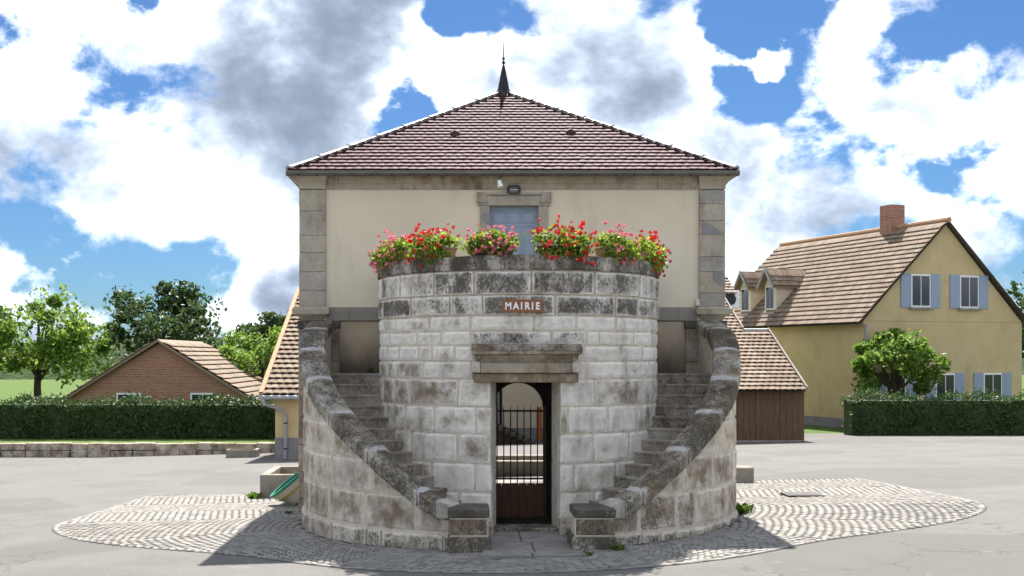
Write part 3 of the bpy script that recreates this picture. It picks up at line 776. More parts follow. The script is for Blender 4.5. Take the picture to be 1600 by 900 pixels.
    part('pier_base', M['wallst'], st, lambda m: m.bbox(*sx(.495,1.03),-3.335,-2.66,-.12,.185,.014), (.78,.25,.3))
    part('pier_body', M['wallst'], st, lambda m: m.bbox(*sx(.535,1.02),-3.292,-2.78,.197,.405,.014), (.62,.7,.3))
    part('pier_pointing', M['mortar'], st, lambda m: m.box(*sx(.53,1.0),-3.285,-2.80,.15,.43))
    part('pier_cap', M['cope'], st, lambda m: m.bbox(*sx(.515,1.03),-3.315,-2.74,.417,.525,.016), (.85,.3,.3))
    vv = []
    for ph, zz in ((17.6,.53),(21.2,.59)):
        for w_, lo in ((.045,0),(.045,1),(-.32,1),(-.32,0)):
            p = flip(R(ph)*SR_OUT, (zz if lo else .38), w_); vv.append(p)
    mesh_obj('coping', vv, [(0,1,2,3),(7,6,5,4),(0,4,5,1),(1,5,6,2),(2,6,7,3),(3,7,4,0)], M['cope'], st, color=(.8,.3,.3))
M['pointing'] = simple('pale_pointing', [(.3,(.36,.35,.34)),(.7,(.46,.45,.44))], 8, 6, .92, .15, .6, 60)
flight(-1, 'curved stone staircase climbing the left side of the round tower')
flight(1, 'curved stone staircase climbing the right side of the round tower')

# ------------------------------------------------------------------ tiled roofs
def tile_shape(wd, ln, th, lift, drop, camber, scallop):
    xs = [-.5,-.25,0,.25,.5]; top = []
    vv = [(wd*x, scallop*(abs(x)*2)**2, lift+camber*(1-(2*x)**2)) for x in xs]
    vv += [(wd*.5, ln, drop), (-wd*.5, ln, drop)]
    vv += [(wd*x, scallop*(abs(x)*2)**2+.002, lift+camber*(1-(2*x)**2)-th) for x in xs]
    f = [(0,1,6),(1,2,6),(2,5,6),(2,3,5),(3,4,5)]+[(7+i,8+i,1+i,i) for i in range(4)]+[(4,11,5),(0,6,7)]
    return vv, f
def tiled_plane(P0, E, S, x_lim, length, exp_, wd, parent, mat, geo, n_obj=0, part_name='tile_field'):
    """P0 on the eave, E along it, S up the slope; x_lim(s) gives the run of the row at slope distance s."""
    E = Vector(E).normalized(); S = Vector(S).normalized(); Nn = E.cross(S).normalized()
    vv0, f0 = geo; mb = MB(); rows = int(length/exp_); made = 0
    rot = Matrix((E, S, Nn)).transposed(); eul = rot.to_euler()
    me = None
    if n_obj:
        me = []
        for k in range(3):
            q = bpy.data.meshes.new('roof_tile'); q.from_pydata([(x+random.uniform(-.002,.002), y+random.uniform(-.003,.003), z+random.uniform(-.002,.002)) for x, y, z in vv0], [], f0)
            at = q.attributes.new('tint', 'FLOAT', 'POINT'); at.data.foreach_set('value', [.25+.25*k]*len(vv0)); q.materials.append(mat); me.append(q)
    for j in range(rows):
        s = j*exp_; x0, x1 = x_lim(s); off = (j % 2)*.5*wd
        k0 = int(math.floor((x0-off)/wd)); k1 = int(math.ceil((x1-off)/wd))
        wob = random.uniform(-.004,.004)
        for k in range(k0, k1+1):
            xc = k*wd+off
            if xc+wd*.5 < x0 or xc-wd*.5 > x1: continue
            inside = xc-wd*.5 >= x0 and xc+wd*.5 <= x1
            jx, js, jz = random.uniform(-.003,.003), random.uniform(-.003,.003)+wob, random.uniform(-.002,.002)
            if inside and made < n_obj:
                made += 1
                inst('roof_tile', random.choice(me), P0+E*(xc+jx)+S*(s+js)+Nn*jz, parent, rot=eul); continue
            cl = [(min(max(x+xc+jx, x0), x1), y, z) for x, y, z in vv0]
            mb.add([P0+E*x+S*(s+js+y)+Nn*(z+jz) for x, y, z in cl], f0, tint=random.random())
    return mb.build(part_name, mat, parent, kind='stuff')

# ------------------------------------------------------------------ the town hall
XH = -.04
th = thing('town_hall', 'beige stucco house with pyramid tiled roof, stone corner pilasters and slate spire', 'house', (XH,.9,0))
FX0, FX1, FY = XH-3.40, XH+3.40, .90
def walls(m):
    m.box(FX0+.05,-.52, FY+.03, FY+.40, 2.97,5.30); m.box(.50,FX1-.05, FY+.03, FY+.40, 2.97,5.30); m.box(-.519,.499, FY+.03, FY+.40, 4.95,5.30)
part('wall', M['stucco'], th, walls)
def walls_side(m):
    m.box(FX0+.03, FX0+.38, FY+.42, 7.35,-.7,5.30); m.box(FX1-.38, FX1-.03, FY+.42, 7.35,-.7,5.30)
    m.box(FX0+.03, FX1-.03, 7.36, 7.72, 2.35,5.30); m.box(FX0+.03, FX0+.70, 7.36, 7.72,-.9,2.345); m.box(FX1-.70, FX1-.03, 7.36, 7.72,-.9,2.345)
part('outer_wall', M['stucco'], th, walls_side)
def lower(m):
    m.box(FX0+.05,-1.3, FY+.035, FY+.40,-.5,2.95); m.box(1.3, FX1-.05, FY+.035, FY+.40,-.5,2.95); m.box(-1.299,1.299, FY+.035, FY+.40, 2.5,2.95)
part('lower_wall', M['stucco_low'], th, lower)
part('floor', M['slab'], th, lambda m: m.box(FX0+.4,FX1-.4, FY+.42,7.34,-.7,-.25))
part('ceiling', M['dark'], th, lambda m: m.box(FX0+.39,FX1-.39, FY+.41,7.345, 2.42,2.55))
# grey band under the upper storey, in lengths
bj = [FX0+.44, WX(546,17.9), WX(590,17.9), .8, WX(1060,17.9), FX1-.44]
for a, b in zip(bj[:-1], bj[1:]): part('band_stone', M['band'], th, lambda m: m.bbox(a+.002, b-.002, FY+.012, FY+.2, 2.962,3.178,.004))
# frieze under the eaves
fj = [FX0+.44]+[WX(p,17.85) for p in (529,615,692,763,850,930,1028,1066)]+[FX1-.44]
for a, b in zip(fj[:-1], fj[1:]):
    part('frieze_stone', M['dress'], th, lambda m: m.prism([(FY+.008,5.06),(FY+.008,5.15),(FY-.004,5.16),(FY-.03,5.20),(FY-.05,5.29),(FY+.3,5.29),(FY+.3,5.06)], 'x', a+.003, b-.003), (random.uniform(.1,.4), random.uniform(0,.4), random.random()*.3))
# corner pilasters of dressed blocks
def pil(x0, x1, js, side):
    zs = [WZ(p,17.9) for p in js]
    for za, zb in zip(zs[1:], zs[:-1]):
        grey = random.random() < .2
        part('pilaster_block', M['grey_dress'] if grey else M['dress'], th, lambda m: m.bbox(x0, x1, FY-.03, FY+.5, za+.002, zb-.002, .006), (random.uniform(.25,.5), random.uniform(0,.2), random.random()))
    o = .20                            # flared capital
    xo0, xo1 = (x0-.15, x1+.03) if side < 0 else (x0-.03, x1+.15)
    vv = []
    for z, k in ((5.065,0.04),(5.12,.04),(5.135,.12),(5.17,.30),(5.21,.62),(5.245,1),(5.262,1)):
        a = x0+(xo0-x0)*k; b = x1+(xo1-x1)*k; y = FY-.03-.13*k
        vv += [(a,y,z),(b,y,z),(b,FY+.5,z),(a,FY+.5,z)]
    n = 7; f = [(4*i+q,4*i+(q+1)%4,4*i+4+(q+1)%4,4*i+4+q) for i in range(n-1) for q in range(4)]+[(3,2,1,0),tuple(range(4*n-4,4*n))]
    mesh_obj('capital', vv, f, M['dress'], th, color=(.25,.2,.2))
    vv = []                            # impost at the foot of the pilaster
    a0, a1 = x0-.10, x1+.07
    if side > 0: a0, a1 = x0-.07, x1+.10
    for z, k in ((2.965,-.35),(3.0,-.2),(3.035,.25),(3.06,.55),(3.065,.9),(3.15,1.0),(3.155,.8),(3.178,.6)):
        i_ = (1-k)*.1; vv += [(a0+i_,FY-.14+i_,z),(a1-i_,FY-.14+i_,z),(a1-i_,FY+.45,z),(a0+i_,FY+.45,z)]
    n = 8; f = [(4*i+q,4*i+(q+1)%4,4*i+4+(q+1)%4,4*i+4+q) for i in range(n-1) for q in range(4)]+[(3,2,1,0),tuple(range(4*n-4,4*n))]
    mesh_obj('impost', vv, f, M['dress'], th, color=(.55,.35,.2))
    # pier below, coursed
    b0, b1 = (x0-.01, x1+.22) if side < 0 else (x0-.22, x1+.01)
    part('pier_cap', M['cope'], th, lambda m: m.bbox(b0-.015, b1+.015, FY-.06, FY+.45, 2.84,2.962,.01), (.85,.3,.2))
    zs = [-.45,.12,.55,.98,1.42,1.86,2.30,2.84]
    for za, zb in zip(zs[:-1], zs[1:]): part('pier_block', M['dress'] if za < 1.9 else M['step'], th, lambda m: m.bbox(b0, b1, FY-.03, FY+.45, za+.003, zb-.003, .008), (random.uniform(.3,.6), random.uniform(.3,.6), .2))
pil(FX0, FX0+.42, [297,330,368,395,425,454,480], -1)
pil(FX1-.41, FX1, [297,319,345,366,401,425,458,480], 1)
# thin grey patches with curved edges on the right pilaster and the left door jamb
def arcpatch(pts, y, name='grey_patch'):
    part(name, M['plinthg'], th, lambda m: m.prism([(WX(px,y+17), WZ(py,y+17)) for px, py in pts], 'y', y-.004, y+.02))
arcpatch([(1097,344.5),(1104,348),(1112,352),(1120,356.5),(1124,360),(1127,365.5),(1097,365.5)], FY-.031)
arcpatch([(1114,425.6),(1132,425.6),(1132,450),(1121,444),(1114,438)], FY-.031)
# door surround with eared lintel
dy = FY-.015
part('door_jamb', M['dress'], th, lambda m: m.bbox(-.552,-.402, dy, FY+.38, 2.985,4.798,.006), (.2,.1,.5))
part('door_jamb', M['dress'], th, lambda m: m.bbox(.382,.532, dy, FY+.38, 2.985,4.798,.006), (.2,.1,.5))
part('door_lintel', M['dress'], th, lambda m: m.bbox(-.59,.57, dy-.004, FY+.38, 4.80,4.965,.006), (.25,.15,.4))
part('lintel_moulding', M['dress'], th, lambda m: m.bbox(-.45,.43, dy-.04, FY+.2, 4.967,5.0,.006), (.3,.15,.4))
for a, b in ((-.605,-.44),(.42,.585)): part('lintel_ear', M['dress'], th, lambda m: m.bbox(a, b, dy-.022, FY+.3, 4.84,5.012,.006), (.25,.15,.4))
arcpatch([(765,330),(758,332),(752,337),(752,341),(757,346),(765,352)], dy-.002)
dr = part('door', M['blue'], th, lambda m: m.box(-.402,.382, FY+.13, FY+.18, 2.99,4.799))
def dpanel(x0, x1, z0, z1):
    o = part('panel', M['blue'], dr, lambda m: m.bbox(x0, x1, FY+.1275, FY+.14, z0, z1, .002))
    m = MB(); y = FY+.127; t = .008
    for a, b, c, d in ((x0-.022,x1+.022,z1+.010,z1+.022),(x0-.022,x1+.022,z0-.022,z0-.010),(x0-.022,x0-.010,z0-.0095,z1+.0095),(x1+.010,x1+.022,z0-.0095,z1+.0095)): m.box(a, b, y-t, FY+.131, c, d)
    m.build('panel_moulding', M['blue'], dr)
for i in range(3):
    xa = -.325+i*.243; dpanel(xa, xa+.165, 4.56,4.70); dpanel(xa, xa+.165, 3.92,4.47); dpanel(xa, xa+.165, 3.12,3.80)
# eaves, gutter
EY, EZ, EH = .70, 5.315, 3.55
def soffit(m): m.box(XH-EH+.04, XH+EH-.04, EY+.04, 7.80, 5.264,5.30)
part('soffit', M['gutter'], th, soffit)
for nm, fn in (('gutter', lambda m: m.prism([(EY-.05,5.325),(EY-.055,5.275),(EY-.02,5.245),(EY+.035,5.245),(EY+.038,5.325)], 'x', XH-EH-.03, XH+EH+.03)),
               ('gutter', lambda m: m.prism([(XH-EH-.032,5.327),(XH-EH-.03,5.262),(XH-EH+.03,5.262),(XH-EH+.035,5.327)], 'y', EY+.042, 7.85)),
               ('gutter', lambda m: m.prism([(XH+EH+.032,5.327),(XH+EH+.03,5.262),(XH+EH-.03,5.262),(XH+EH-.035,5.327)], 'y', EY+.042, 7.85))): part(nm, M['gutter'], th, fn)
for k in range(24):
    x = XH-3.4+k*.295; part('gutter_bracket', M['iron'], th, lambda m: m.box(x, x+.022, EY-.062, EY-.03, 5.238,5.262))
# roof
AP = Vector((XH, 4.25, 7.385)); rise = AP.z-EZ; SL = math.hypot(3.55, rise)
roof = part('roof', M['gutter'], th, lambda m: m.add([(XH-EH,EY,EZ-.02),(XH+EH,EY,EZ-.02),(XH+EH,7.80,EZ-.02),(XH-EH,7.80,EZ-.02),(AP.x,AP.y,AP.z-.02)], [(0,1,4),(1,2,4),(2,3,4),(3,0,4),(3,2,1,0)]))
geo = tile_shape(.1405, .24, .022, .047, .012, .006, .022)
lim = lambda s: (-EH*(1-s/SL), EH*(1-s/SL))
tiled_plane(Vector((XH,EY-.03,EZ-.01)), (1,0,0), (0,3.55,rise), lim, SL-.05, .152, .1435, roof, M['tile'], geo, n_obj=298)
tiled_plane(Vector((XH-EH,4.25,EZ-.01)), (0,-1,0), (3.55,0,rise), lim, SL-.05, .152, .1435, roof, M['tile'], geo)
tiled_plane(Vector((XH+EH,4.25,EZ-.01)), (0,1,0), (-3.55,0,rise), lim, SL-.05, .152, .1435, roof, M['tile'], geo)
for cx_, cy_ in ((-1,-1),(1,-1),(-1,1),(1,1)):
    c0 = Vector((XH+cx_*EH, EY if cy_ < 0 else 7.80, EZ+.02)); ax = (AP-c0); Lh = ax.length; d_ = ax.normalized()
    side_ = d_.cross(Vector((0,0,1))).normalized(); up = side_.cross(d_).normalized()
    if up.z < 0: up = -up
    n = 8; lh = (Lh-.15)/n
    for i in range(n):
        a = c0+d_*(.02+i*lh); b = c0+d_*(.02+(i+1)*lh+.03); vv = []
        for p, rr, lf in ((a,.084,.018),(a+d_*.05,.084,.016),(a+d_*.052,.078,.013),(b,.076,.006)):
            for q in range(7):
                t = math.pi*q/6; vv.append(p+side_*math.cos(t)*rr+up*(math.sin(t)*rr*.62+lf))
        f = [(7*k+q,7*k+q+1,7*k+8+q,7*k+7+q) for k in range(3) for q in range(6)]+[tuple(range(7))]
        cap = mesh_obj('hip_cap', vv, f, M['zinc'], roof)
        p = a+d_*.02+up*.072
        mesh_obj('cap_clip', [p+side_*sx*.008+up*h+d_*l for sx in (-1,1) for h in (-.02,.002) for l in (-.008,.008)], [(0,1,3,2),(4,6,7,5),(0,4,5,1),(2,3,7,6),(0,2,6,4),(1,5,7,3)], M['pipe'], roof)
# spire
def spire(m):
    m.lathe([(.30,-.11),(.19,-.03),(.125,.045),(.105,.10),(.075,.26),(.045,.42),(.022,.52),(.0,.525)], AP, 10)
sp = part('spire', M['slate'], roof, spire)
part('finial', M['iron'], roof, lambda m: m.lathe([(.014,.50),(.018,.55),(.045,.575),(.018,.60),(.012,.63),(.034,.655),(.012,.68),(.009,.70),(.007,1.02),(.002,1.03)], AP, 10))
def roofpt(px, py):                    # point of the front slope under a photo pixel
    k = rise/3.55; b = (HY-py)/F        # z = EZ+k*(y-EY) ; z = 2.4+b*(y+17)
    y = (2.4+17*b-EZ+k*EY)/(k-b); return Vector((WX(px, y+17), y, EZ+k*(y-EY)))
for px, py in ((711,216),(892,214)):
    p = roofpt(px, py)
    part('roof_vent', M['tile'], roof, lambda m: m.add([p+Vector(q) for q in ((-.10,0,.03),(.10,0,.03),(.075,0,.10),(0,0,.135),(-.075,0,.10),(-.08,.30,.19),(.08,.30,.19),(0,.30,.21))], [(0,1,2,3,4),(0,4,5),(4,3,7,5),(3,2,6,7),(2,1,6)]))
    part('vent_mouth', M['iron'], roof, lambda m: m.prism([(p.x-.055,p.z+.04),(p.x+.055,p.z+.04),(p.x+.04,p.z+.095),(p.x-.04,p.z+.095)], 'y', p.y-.006, p.y-.001))
# lamps and a small box on the facade
wl = thing('wall_light', 'oval black bulkhead light with ribbed glass above the blue door', 'light', (WX(803,17.85), FY,5.0))
cx_, cz_ = WX(803,17.8), WZ(296,17.8)
def ringm(m):
    n = 20
    for a, b, y0, y1 in ((.108,.072,FY-.09,FY-.05),):
        o = [(cx_+a*math.copysign(abs(math.cos(2*math.pi*i/n))**.45, math.cos(2*math.pi*i/n)), cz_+b*math.copysign(abs(math.sin(2*math.pi*i/n))**.45, math.sin(2*math.pi*i/n))) for i in range(n)]
        q = [((x-cx_)*.74+cx_, (z-cz_)*.62+cz_) for x, z in o]
        vv = [(x,y0,z) for x, z in o]+[(x,y0,z) for x, z in q]+[(x,FY+.005,z) for x, z in o]+[(x,y0+.03,z) for x, z in q]
        m.add(vv, [(i,(i+1)%n,n+(i+1)%n,n+i) for i in range(n)]+[(i,2*n+i,2*n+(i+1)%n,(i+1)%n) for i in range(n)]+[(n+i,n+(i+1)%n,3*n+(i+1)%n,3*n+i) for i in range(n)])
part('housing', M['iron'], wl, ringm)
part('lens', M['lampglass'], wl, lambda m: m.bbox(cx_-.082,cx_+.082,FY-.075,FY-.02,cz_-.046,cz_+.046,.02))
for k in (-1,1): part('guard_bar', M['iron'], wl, lambda m: m.box(cx_-.085,cx_+.085,FY-.094,FY-.085,cz_+k*.02-.005,cz_+k*.02+.005))
fl = thing('spot_lamp', 'small white spot lamp hanging on a bracket under the eaves', 'lamp', (WX(781,17.75),FY-.1,5.1))
p = W(781,287,17.70)
part('bracket', M['iron'], fl, lambda m: m.tube([p+Vector((.03,.12,.12)), p+Vector((.02,.0,.11)), p+Vector((-.02,0,.05)), p+Vector((-.01,0,.03))], .010, 6))
part('lamp_head', M['white'], fl, lambda m: m.lathe([(.018,.06),(.032,.045),(.042,-.02),(.046,-.055),(.0,-.056)], p, 12, axis=(-.25,.15,1)))
jb = part('junction_box', M['cream'], None, lambda m: m.bbox(WX(1086,17.9),WX(1093,17.9),FY-.03,FY+.03,WZ(478,17.9),WZ(468,17.9),.006)); tag(jb, 'small cream electrical box on the wall beside the right pilaster', 'box')

# ------------------------------------------------------------------ geranium planters on the tower parapet
def petal_head():                      # one blossom: a loose ball of petals
    m = MB()
    for k in range(16):
        d = Vector((random.gauss(0,1), random.gauss(0,1), random.gauss(0,1))).normalized(); c = d*random.uniform(.012,.034)
        a = d.orthogonal().normalized(); b = d.cross(a); s = random.uniform(.012,.019)
        m.add([c+a*s, c+b*s+d*.006, c-a*s, c-b*s+d*.006], [(0,1,2,3)], tint=random.random())
    return m
heads = {}
for kn in ('red', 'pink'):
    heads[kn] = []
    for k in range(4):
        o = petal_head().build('blossom', M[kn]); me = o.data; bpy.data.objects.remove(o); heads[kn].append(me)
def leaf_cluster(mb, p, n, spread, size, flat=.6):
    for _ in range(n):
        c = Vector(p)+Vector((random.gauss(0,spread), random.gauss(0,spread), random.gauss(0,spread*.8)))
        d = Vector((random.gauss(0,1), random.gauss(0,1), random.gauss(.5,1))).normalized(); a = d.orthogonal().normalized()
        a = Matrix.Rotation(random.uniform(0,6.28), 3, d) @ a; b = d.cross(a); s = size*random.uniform(.6,1.3)
        mb.add([c+a*s, c+a*s*.3+b*s*.85, c-a*s*.8+b*s*.4, c-a*s*.8-b*s*.4, c+a*s*.3-b*s*.85], [(0,1,2,3,4)], tint=random.random())
def planter(a0, a1, kind, label, nb, hgt, mat_box, hang=.30, mixk=None, dens=1.0):
    """a0, a1: photo columns of the planter ends; it follows the curved parapet."""
    p0, p1 = phi_of_px(a0, TR-.05), phi_of_px(a1, TR-.05); r_ = TR-.16; pm = (p0+p1)/2
    base = Vector((r_*math.sin(pm), -r_*math.cos(pm), 3.755))
    t = thing('flower_planter', label, 'planter', base, 'geranium planters on the tower parapet')
    tang = Vector((math.cos(pm), math.sin(pm), 0)); out = Vector((math.sin(pm), -math.cos(pm), 0)); half = max(.16, (p1-p0)*r_/2*.92)
    vv = []
    for z, k in ((0,.80),(.10,1.0),(.105,1.06),(.125,1.06)):
        for sx, sy in ((-1,-1),(1,-1),(1,1),(-1,1)): vv.append(base+tang*sx*(half-.09*(1.06-k)*1.5)+out*sy*.10*k+Vector((0,0,z)))
    f = [(4*i+q,4*i+(q+1)%4,4*i+4+(q+1)%4,4*i+4+q) for i in range(3) for q in range(4)]+[(3,2,1,0)]
    mesh_obj('box', vv, f, mat_box, t)
    mesh_obj('soil', [base+tang*sx*half*.98+out*sy*.10+Vector((0,0,.115)) for sx, sy in ((-1,-1),(1,-1),(1,1),(-1,1))], [(0,1,2,3)], M['soil'], t)
    mb = MB(); stems = MB(); nbl = 0; n = int(108*dens*max(half,.2)/.3)
    pts = []
    for k in range(n):
        u = random.uniform(-1.08,1.08); e = random.random()
        ang = random.uniform(-.55,1.35)   # backwards .. outwards and down
        rad = hgt*(.45+.55*math.sqrt(e))*(1-.25*abs(u)**3)
        o_ = math.sin(ang*1.9)*rad*.85+(.04 if ang > .7 else 0); z_ = .10+math.cos(ang*1.9)*rad*(.95 if ang < .8 else hang/.26)
        q = base+tang*u*half+out*o_+Vector((0,0,z_))
        leaf_cluster(mb, q, 7, .045, .027); pts.append((q, e, ang))
        if k % 3 == 0: stems.tube([base+tang*u*half*.8+Vector((0,0,.15)), base+tang*u*half*.9+out*o_*.6+Vector((0,0,.15+z_*.5)), q], .004, 4, cap=False)
    stems.build('stems', M['weed'], t, kind='stuff')
    mb.build('foliage', M['geranium_leaf'], t, kind='stuff')
    for k in range(nb):
        u = random.uniform(-1.15,1.15); ang = random.uniform(-.4,1.3); rad = hgt*(random.uniform(.92,1.32) if random.random() < .78 else random.uniform(1.3,1.75))*(1-.18*abs(u)**3)
        q = base+tang*u*half+out*(math.sin(ang*1.9)*rad*.9+.03+(.03 if ang > .7 else 0))+Vector((0,0,.115+math.cos(ang*1.9)*rad*(1.0 if ang < .8 else hang/.26)))
        kk = kind if not mixk or random.random() > .3 else mixk
        s = random.uniform(.6,1.05)
        inst('blossom', random.choice(heads[kk]), q, t, rot=(random.uniform(0,6),random.uniform(0,6),random.uniform(0,6)), scale=(s,s,s))
planter(594, 634, 'pink', 'planter of deep pink geraniums at the left end of the tower parapet', 66, .215, M['terra'], .34)
planter(642, 706, 'red', 'planter of red geraniums left of the pink one in front of the door', 56, .235, M['terra'], .30)
planter(728, 806, 'pink', 'planter of pale pink geraniums and bright leaves before the blue door', 56, .21, M['box'], .14, dens=1.15)
planter(840, 924, 'red', 'largest planter of red geraniums just right of the blue door', 74, .25, M['box'], .26, dens=.9)
planter(940, 992, 'pink', 'planter of pink geraniums with few blossoms right of the large red one', 36, .215, M['terra'], .22)
planter(1003, 1032, 'red', 'planter of red geraniums at the right end of the tower parapet', 48, .235, M['terra'], .36)

# ------------------------------------------------------------------ behind the house, seen through the passage
bs = thing('stone_basin', 'low stone water basin in sunlight seen through the passage', 'basin', (.6,8.8,G(.6,8.8)))
for nm, x0, x1, y0, y1 in (('basin_wall',-1.6,2.8,8.3,8.55),('basin_wall',-1.6,2.8,9.75,10.0),('basin_wall',-1.6,-1.35,8.56,9.74),('basin_wall',2.55,2.8,8.56,9.74)):
    part(nm, M['concrete'], bs, lambda m: m.bbox(x0, x1, y0, y1, G(x0,9)-.1, .02, .015))
part('water', M['water'], bs, lambda m: m.box(-1.345,2.545,8.555,9.745,-.5,-.07))
rh = thing('rear_house', 'beige house wall with grey plinth seen through the passage', 'house', (3,30,-1.1))
part('wall', M['cream'], rh, lambda m: m.box(.95,6.5,30,37,-.62,4.6))
part('plinth', M['plinthg'], rh, lambda m: m.box(.94,6.52,29.97,36.9,-1.4,-.63))
part('old_wall', M['dark'], rh, lambda m: m.box(-2.5,.94,30.4,36.5,-1.4,4.4))
part('downpipe', M['pipe'], rh, lambda m: m.tube([(.80,30.3,4.3),(.80,30.3,-1.2)], .05, 8))
part('roof', M['tile_old'], rh, lambda m: m.add([(-2.9,29.6,4.5),(6.9,29.6,4.5),(6.9,33.4,6.2),(-2.9,33.4,6.2),(6.9,37.4,4.5),(-2.9,37.4,4.5)], [(0,1,2,3),(3,2,4,5),(0,3,5),(1,4,2)]))
part('door', M['rust'], rh, lambda m: m.box(WX(839,46.8),WX(846,46.8),29.90,29.965,-1.15,.25))
rp = thing('stone_ramp', 'dark rubble ramp wall sloping down to the right behind the passage', 'ramp', (1,26,-1))
def ramp(m):
    poly = [(WX(755,43.5),-1.4),(WX(838,43.5),-1.4),(WX(838,43.5),WZ(693,43.5)),(WX(800,43.5),WZ(672,43.5)),(WX(755,43.5),WZ(655,43.5))]
    m.prism(poly, 'y', 26.5, 27.3)
part('ramp_wall', M['dark'], rp, ramp)
for k in range(8):
    px = 760+k*9.5; py = 658+k*4.6; part('ramp_stone', M['cope'], rp, lambda m: m.bbox(WX(px,43.4),WX(px+9,43.4),26.4,27.35,WZ(py+3,43.4)-.1,WZ(py-1,43.4),.03), (.8,.4,.2))

# ------------------------------------------------------------------ outbuilding on the left
ob = thing('outbuilding', 'low yellow outbuilding with grey plinth and brown tiled roof left of the house', 'building', (-5,18.8,-.95))
part('wall', M['yellow'], ob, lambda m: m.box(-6.75,-1.6,18.8,34.4,-.22,1.25))
part('plinth', M['plinthg'], ob, lambda m: m.box(-6.765,-1.58,18.785,34.4,-1.5,-.222))
part('gable', M['yellow'], ob, lambda m: m.prism([(18.9,1.26),(34.3,1.26),(26.7,4.75)], 'x', -6.74,-1.7))
geo2 = tile_shape(.245, .46, .035, .075, .02, .030, .0)
s2 = Vector((0,8.4,3.8)); l2 = s2.length
rf = part('roof', M['gutter'], ob, lambda m: m.add([(-7.14,18.42,1.13),(-1.2,18.42,1.13),(-1.2,26.8,4.92),(-7.14,26.8,4.92),(-1.2,35.2,1.13),(-7.14,35.2,1.13)], [(0,1,2,3),(3,2,4,5),(0,3,5),(1,4,2),(0,5,4,1)]))
tiled_plane(Vector((-7.16,18.40,1.15)), (1,0,0), s2, lambda s: (0,5.9), l2, .385, .25, rf, M['tile_old'], geo2)
part('verge', M['terra'], rf, lambda m: m.add([Vector((-7.20,18.38,1.12)), Vector((-7.06,18.38,1.12)), Vector((-7.06,18.38,1.27)), Vector((-7.20,18.38,1.27)), Vector((-7.20,26.8,4.93)), Vector((-7.06,26.8,4.93)), Vector((-7.06,26.8,5.08)), Vector((-7.20,26.8,5.08))], BOXF))
part('gutter', M['pipe'], ob, lambda m: m.tube([(-7.2,18.33,1.09),(-1.3,18.33,1.09)], .07, 8))
q = [W(409,622,35.3), W(413,632,35.3), W(428,636,35.5), W(441,640,35.6), W(446,648,35.68), W(446.5,690,35.7), W(445,717,35.7)]
part('downpipe', M['pipe'], ob, lambda m: m.tube(q, .055, 8))
for py in (660,700): part('pipe_clip', M['iron'], ob, lambda m: m.tube([W(446.2,py,35.68), W(446.2,py+2,35.68)], .07, 8))

# trough, tub, planter stone, low wall, hedge
tr = thing('stone_trough', 'rectangular weathered stone trough beside the left corner of the house', 'trough', (-4.1,4.4,-.27))
zt, zb = .17, -.34
for x0, x1, y0, y1 in ((-4.62,-3.46,4.0,4.16),(-4.62,-3.46,5.55,5.70),(-4.62,-4.47,4.161,5.549),(-3.61,-3.46,4.161,5.549)): part('trough_wall', M['concrete'], tr, lambda m: m.bbox(x0, x1, y0, y1, zb, zt, .012))
part('trough_bottom', M['concrete'], tr, lambda m: m.box(-4.46,-3.62,4.165,5.545,zb,-.12))
tb = thing('leaning_tub', 'white tub with green rim tilted against the left corner of the house', 'tub', (-3.7,2.2,-.15))
c0 = W(458,768,19.4); axv = Vector((-.62,-.10,.78)).normalized()
part('body', M['tub'], tb, lambda m: m.lathe([(.10,-.20),(.16,-.18),(.27,.03),(.335,.155),(.30,.15),(.12,-.12)], c0, 28, axis=axv), smooth=False)
part('rim', M['green_paint'], tb, lambda m: m.lathe([(.335,.150),(.362,.160),(.365,.19),(.35,.195),(.30,.19),(.30,.155)], c0, 28, axis=axv))
part('band', M['tub_band'], tb, lambda m: m.lathe([(.268,.012),(.277,.012),(.297,.048),(.288,.048)], c0, 28, axis=axv))
sp_ = thing('stone_planter', 'small brown stone planter box by the road at the left edge', 'planter', (-8.1,21,-1.05))
part('box', M['concrete'], sp_, lambda m: m.bbox(-8.75,-7.72,20.8,21.5,G(-8,21)-.1,WZ(702,38),.02)); part('soil', M['soil'], sp_, lambda m: m.box(-8.65,-7.82,20.88,21.42,WZ(702,38)+.001,WZ(702,38)+.02))
lw = thing('garden_wall', 'low stone retaining wall in front of the dark hedge', 'wall', (-14,24,-1.2))
x = -34.0
while x < -6.9:
    l_ = random.uniform(.5,.95)
    for zc in (-1.32,-1.06): part('wall_stone', M['wallst'], lw, lambda m: m.bbox(x+random.uniform(0,.03), x+l_-.02, 24+random.uniform(-.02,.02), 24.4, zc, zc+.25+random.uniform(-.02,.02), .02), (.5,.4,.3))
    x += l_
gb = mesh_obj('lawn', [(-60,24.3,-.86),(-6.8,24.3,-.86),(-6.8,60,-.80),(-60,60,-.80)], [(0,1,2,3)], M['grass'], kind='structure')

def leaf_mass(name, parent, mat, n, fn, size, kind='stuff'):
    P = np.array([fn() for _ in range(n)]); d = rng.normal(size=(n,3)); d[:,2] += .4; d /= np.linalg.norm(d, axis=1)[:,None]
    h = rng.normal(size=(n,3)); a = np.cross(d, h); a /= np.linalg.norm(a, axis=1)[:,None]; b = np.cross(d, a)
    s = size*rng.uniform(.6,1.4,size=(n,1))
    v = np.stack([P+a*s, P+b*s*.62, P-a*s, P-b*s*.62], 1).reshape(-1,3)
    f = np.arange(4*n).reshape(-1,4)
    me = bpy.data.meshes.new(name); me.from_pydata(v.tolist(), [], f.tolist())
    at = me.attributes.new('tint', 'FLOAT', 'POINT'); at.data.foreach_set('value', np.repeat(rng.uniform(0,1,n),4).astype(np.float32))
    me.materials.append(mat); o = bpy.data.objects.new(name, me); link(o, parent); WL[o.name] = Vector((0,0,0))
    if kind: o['kind'] = kind
    return o
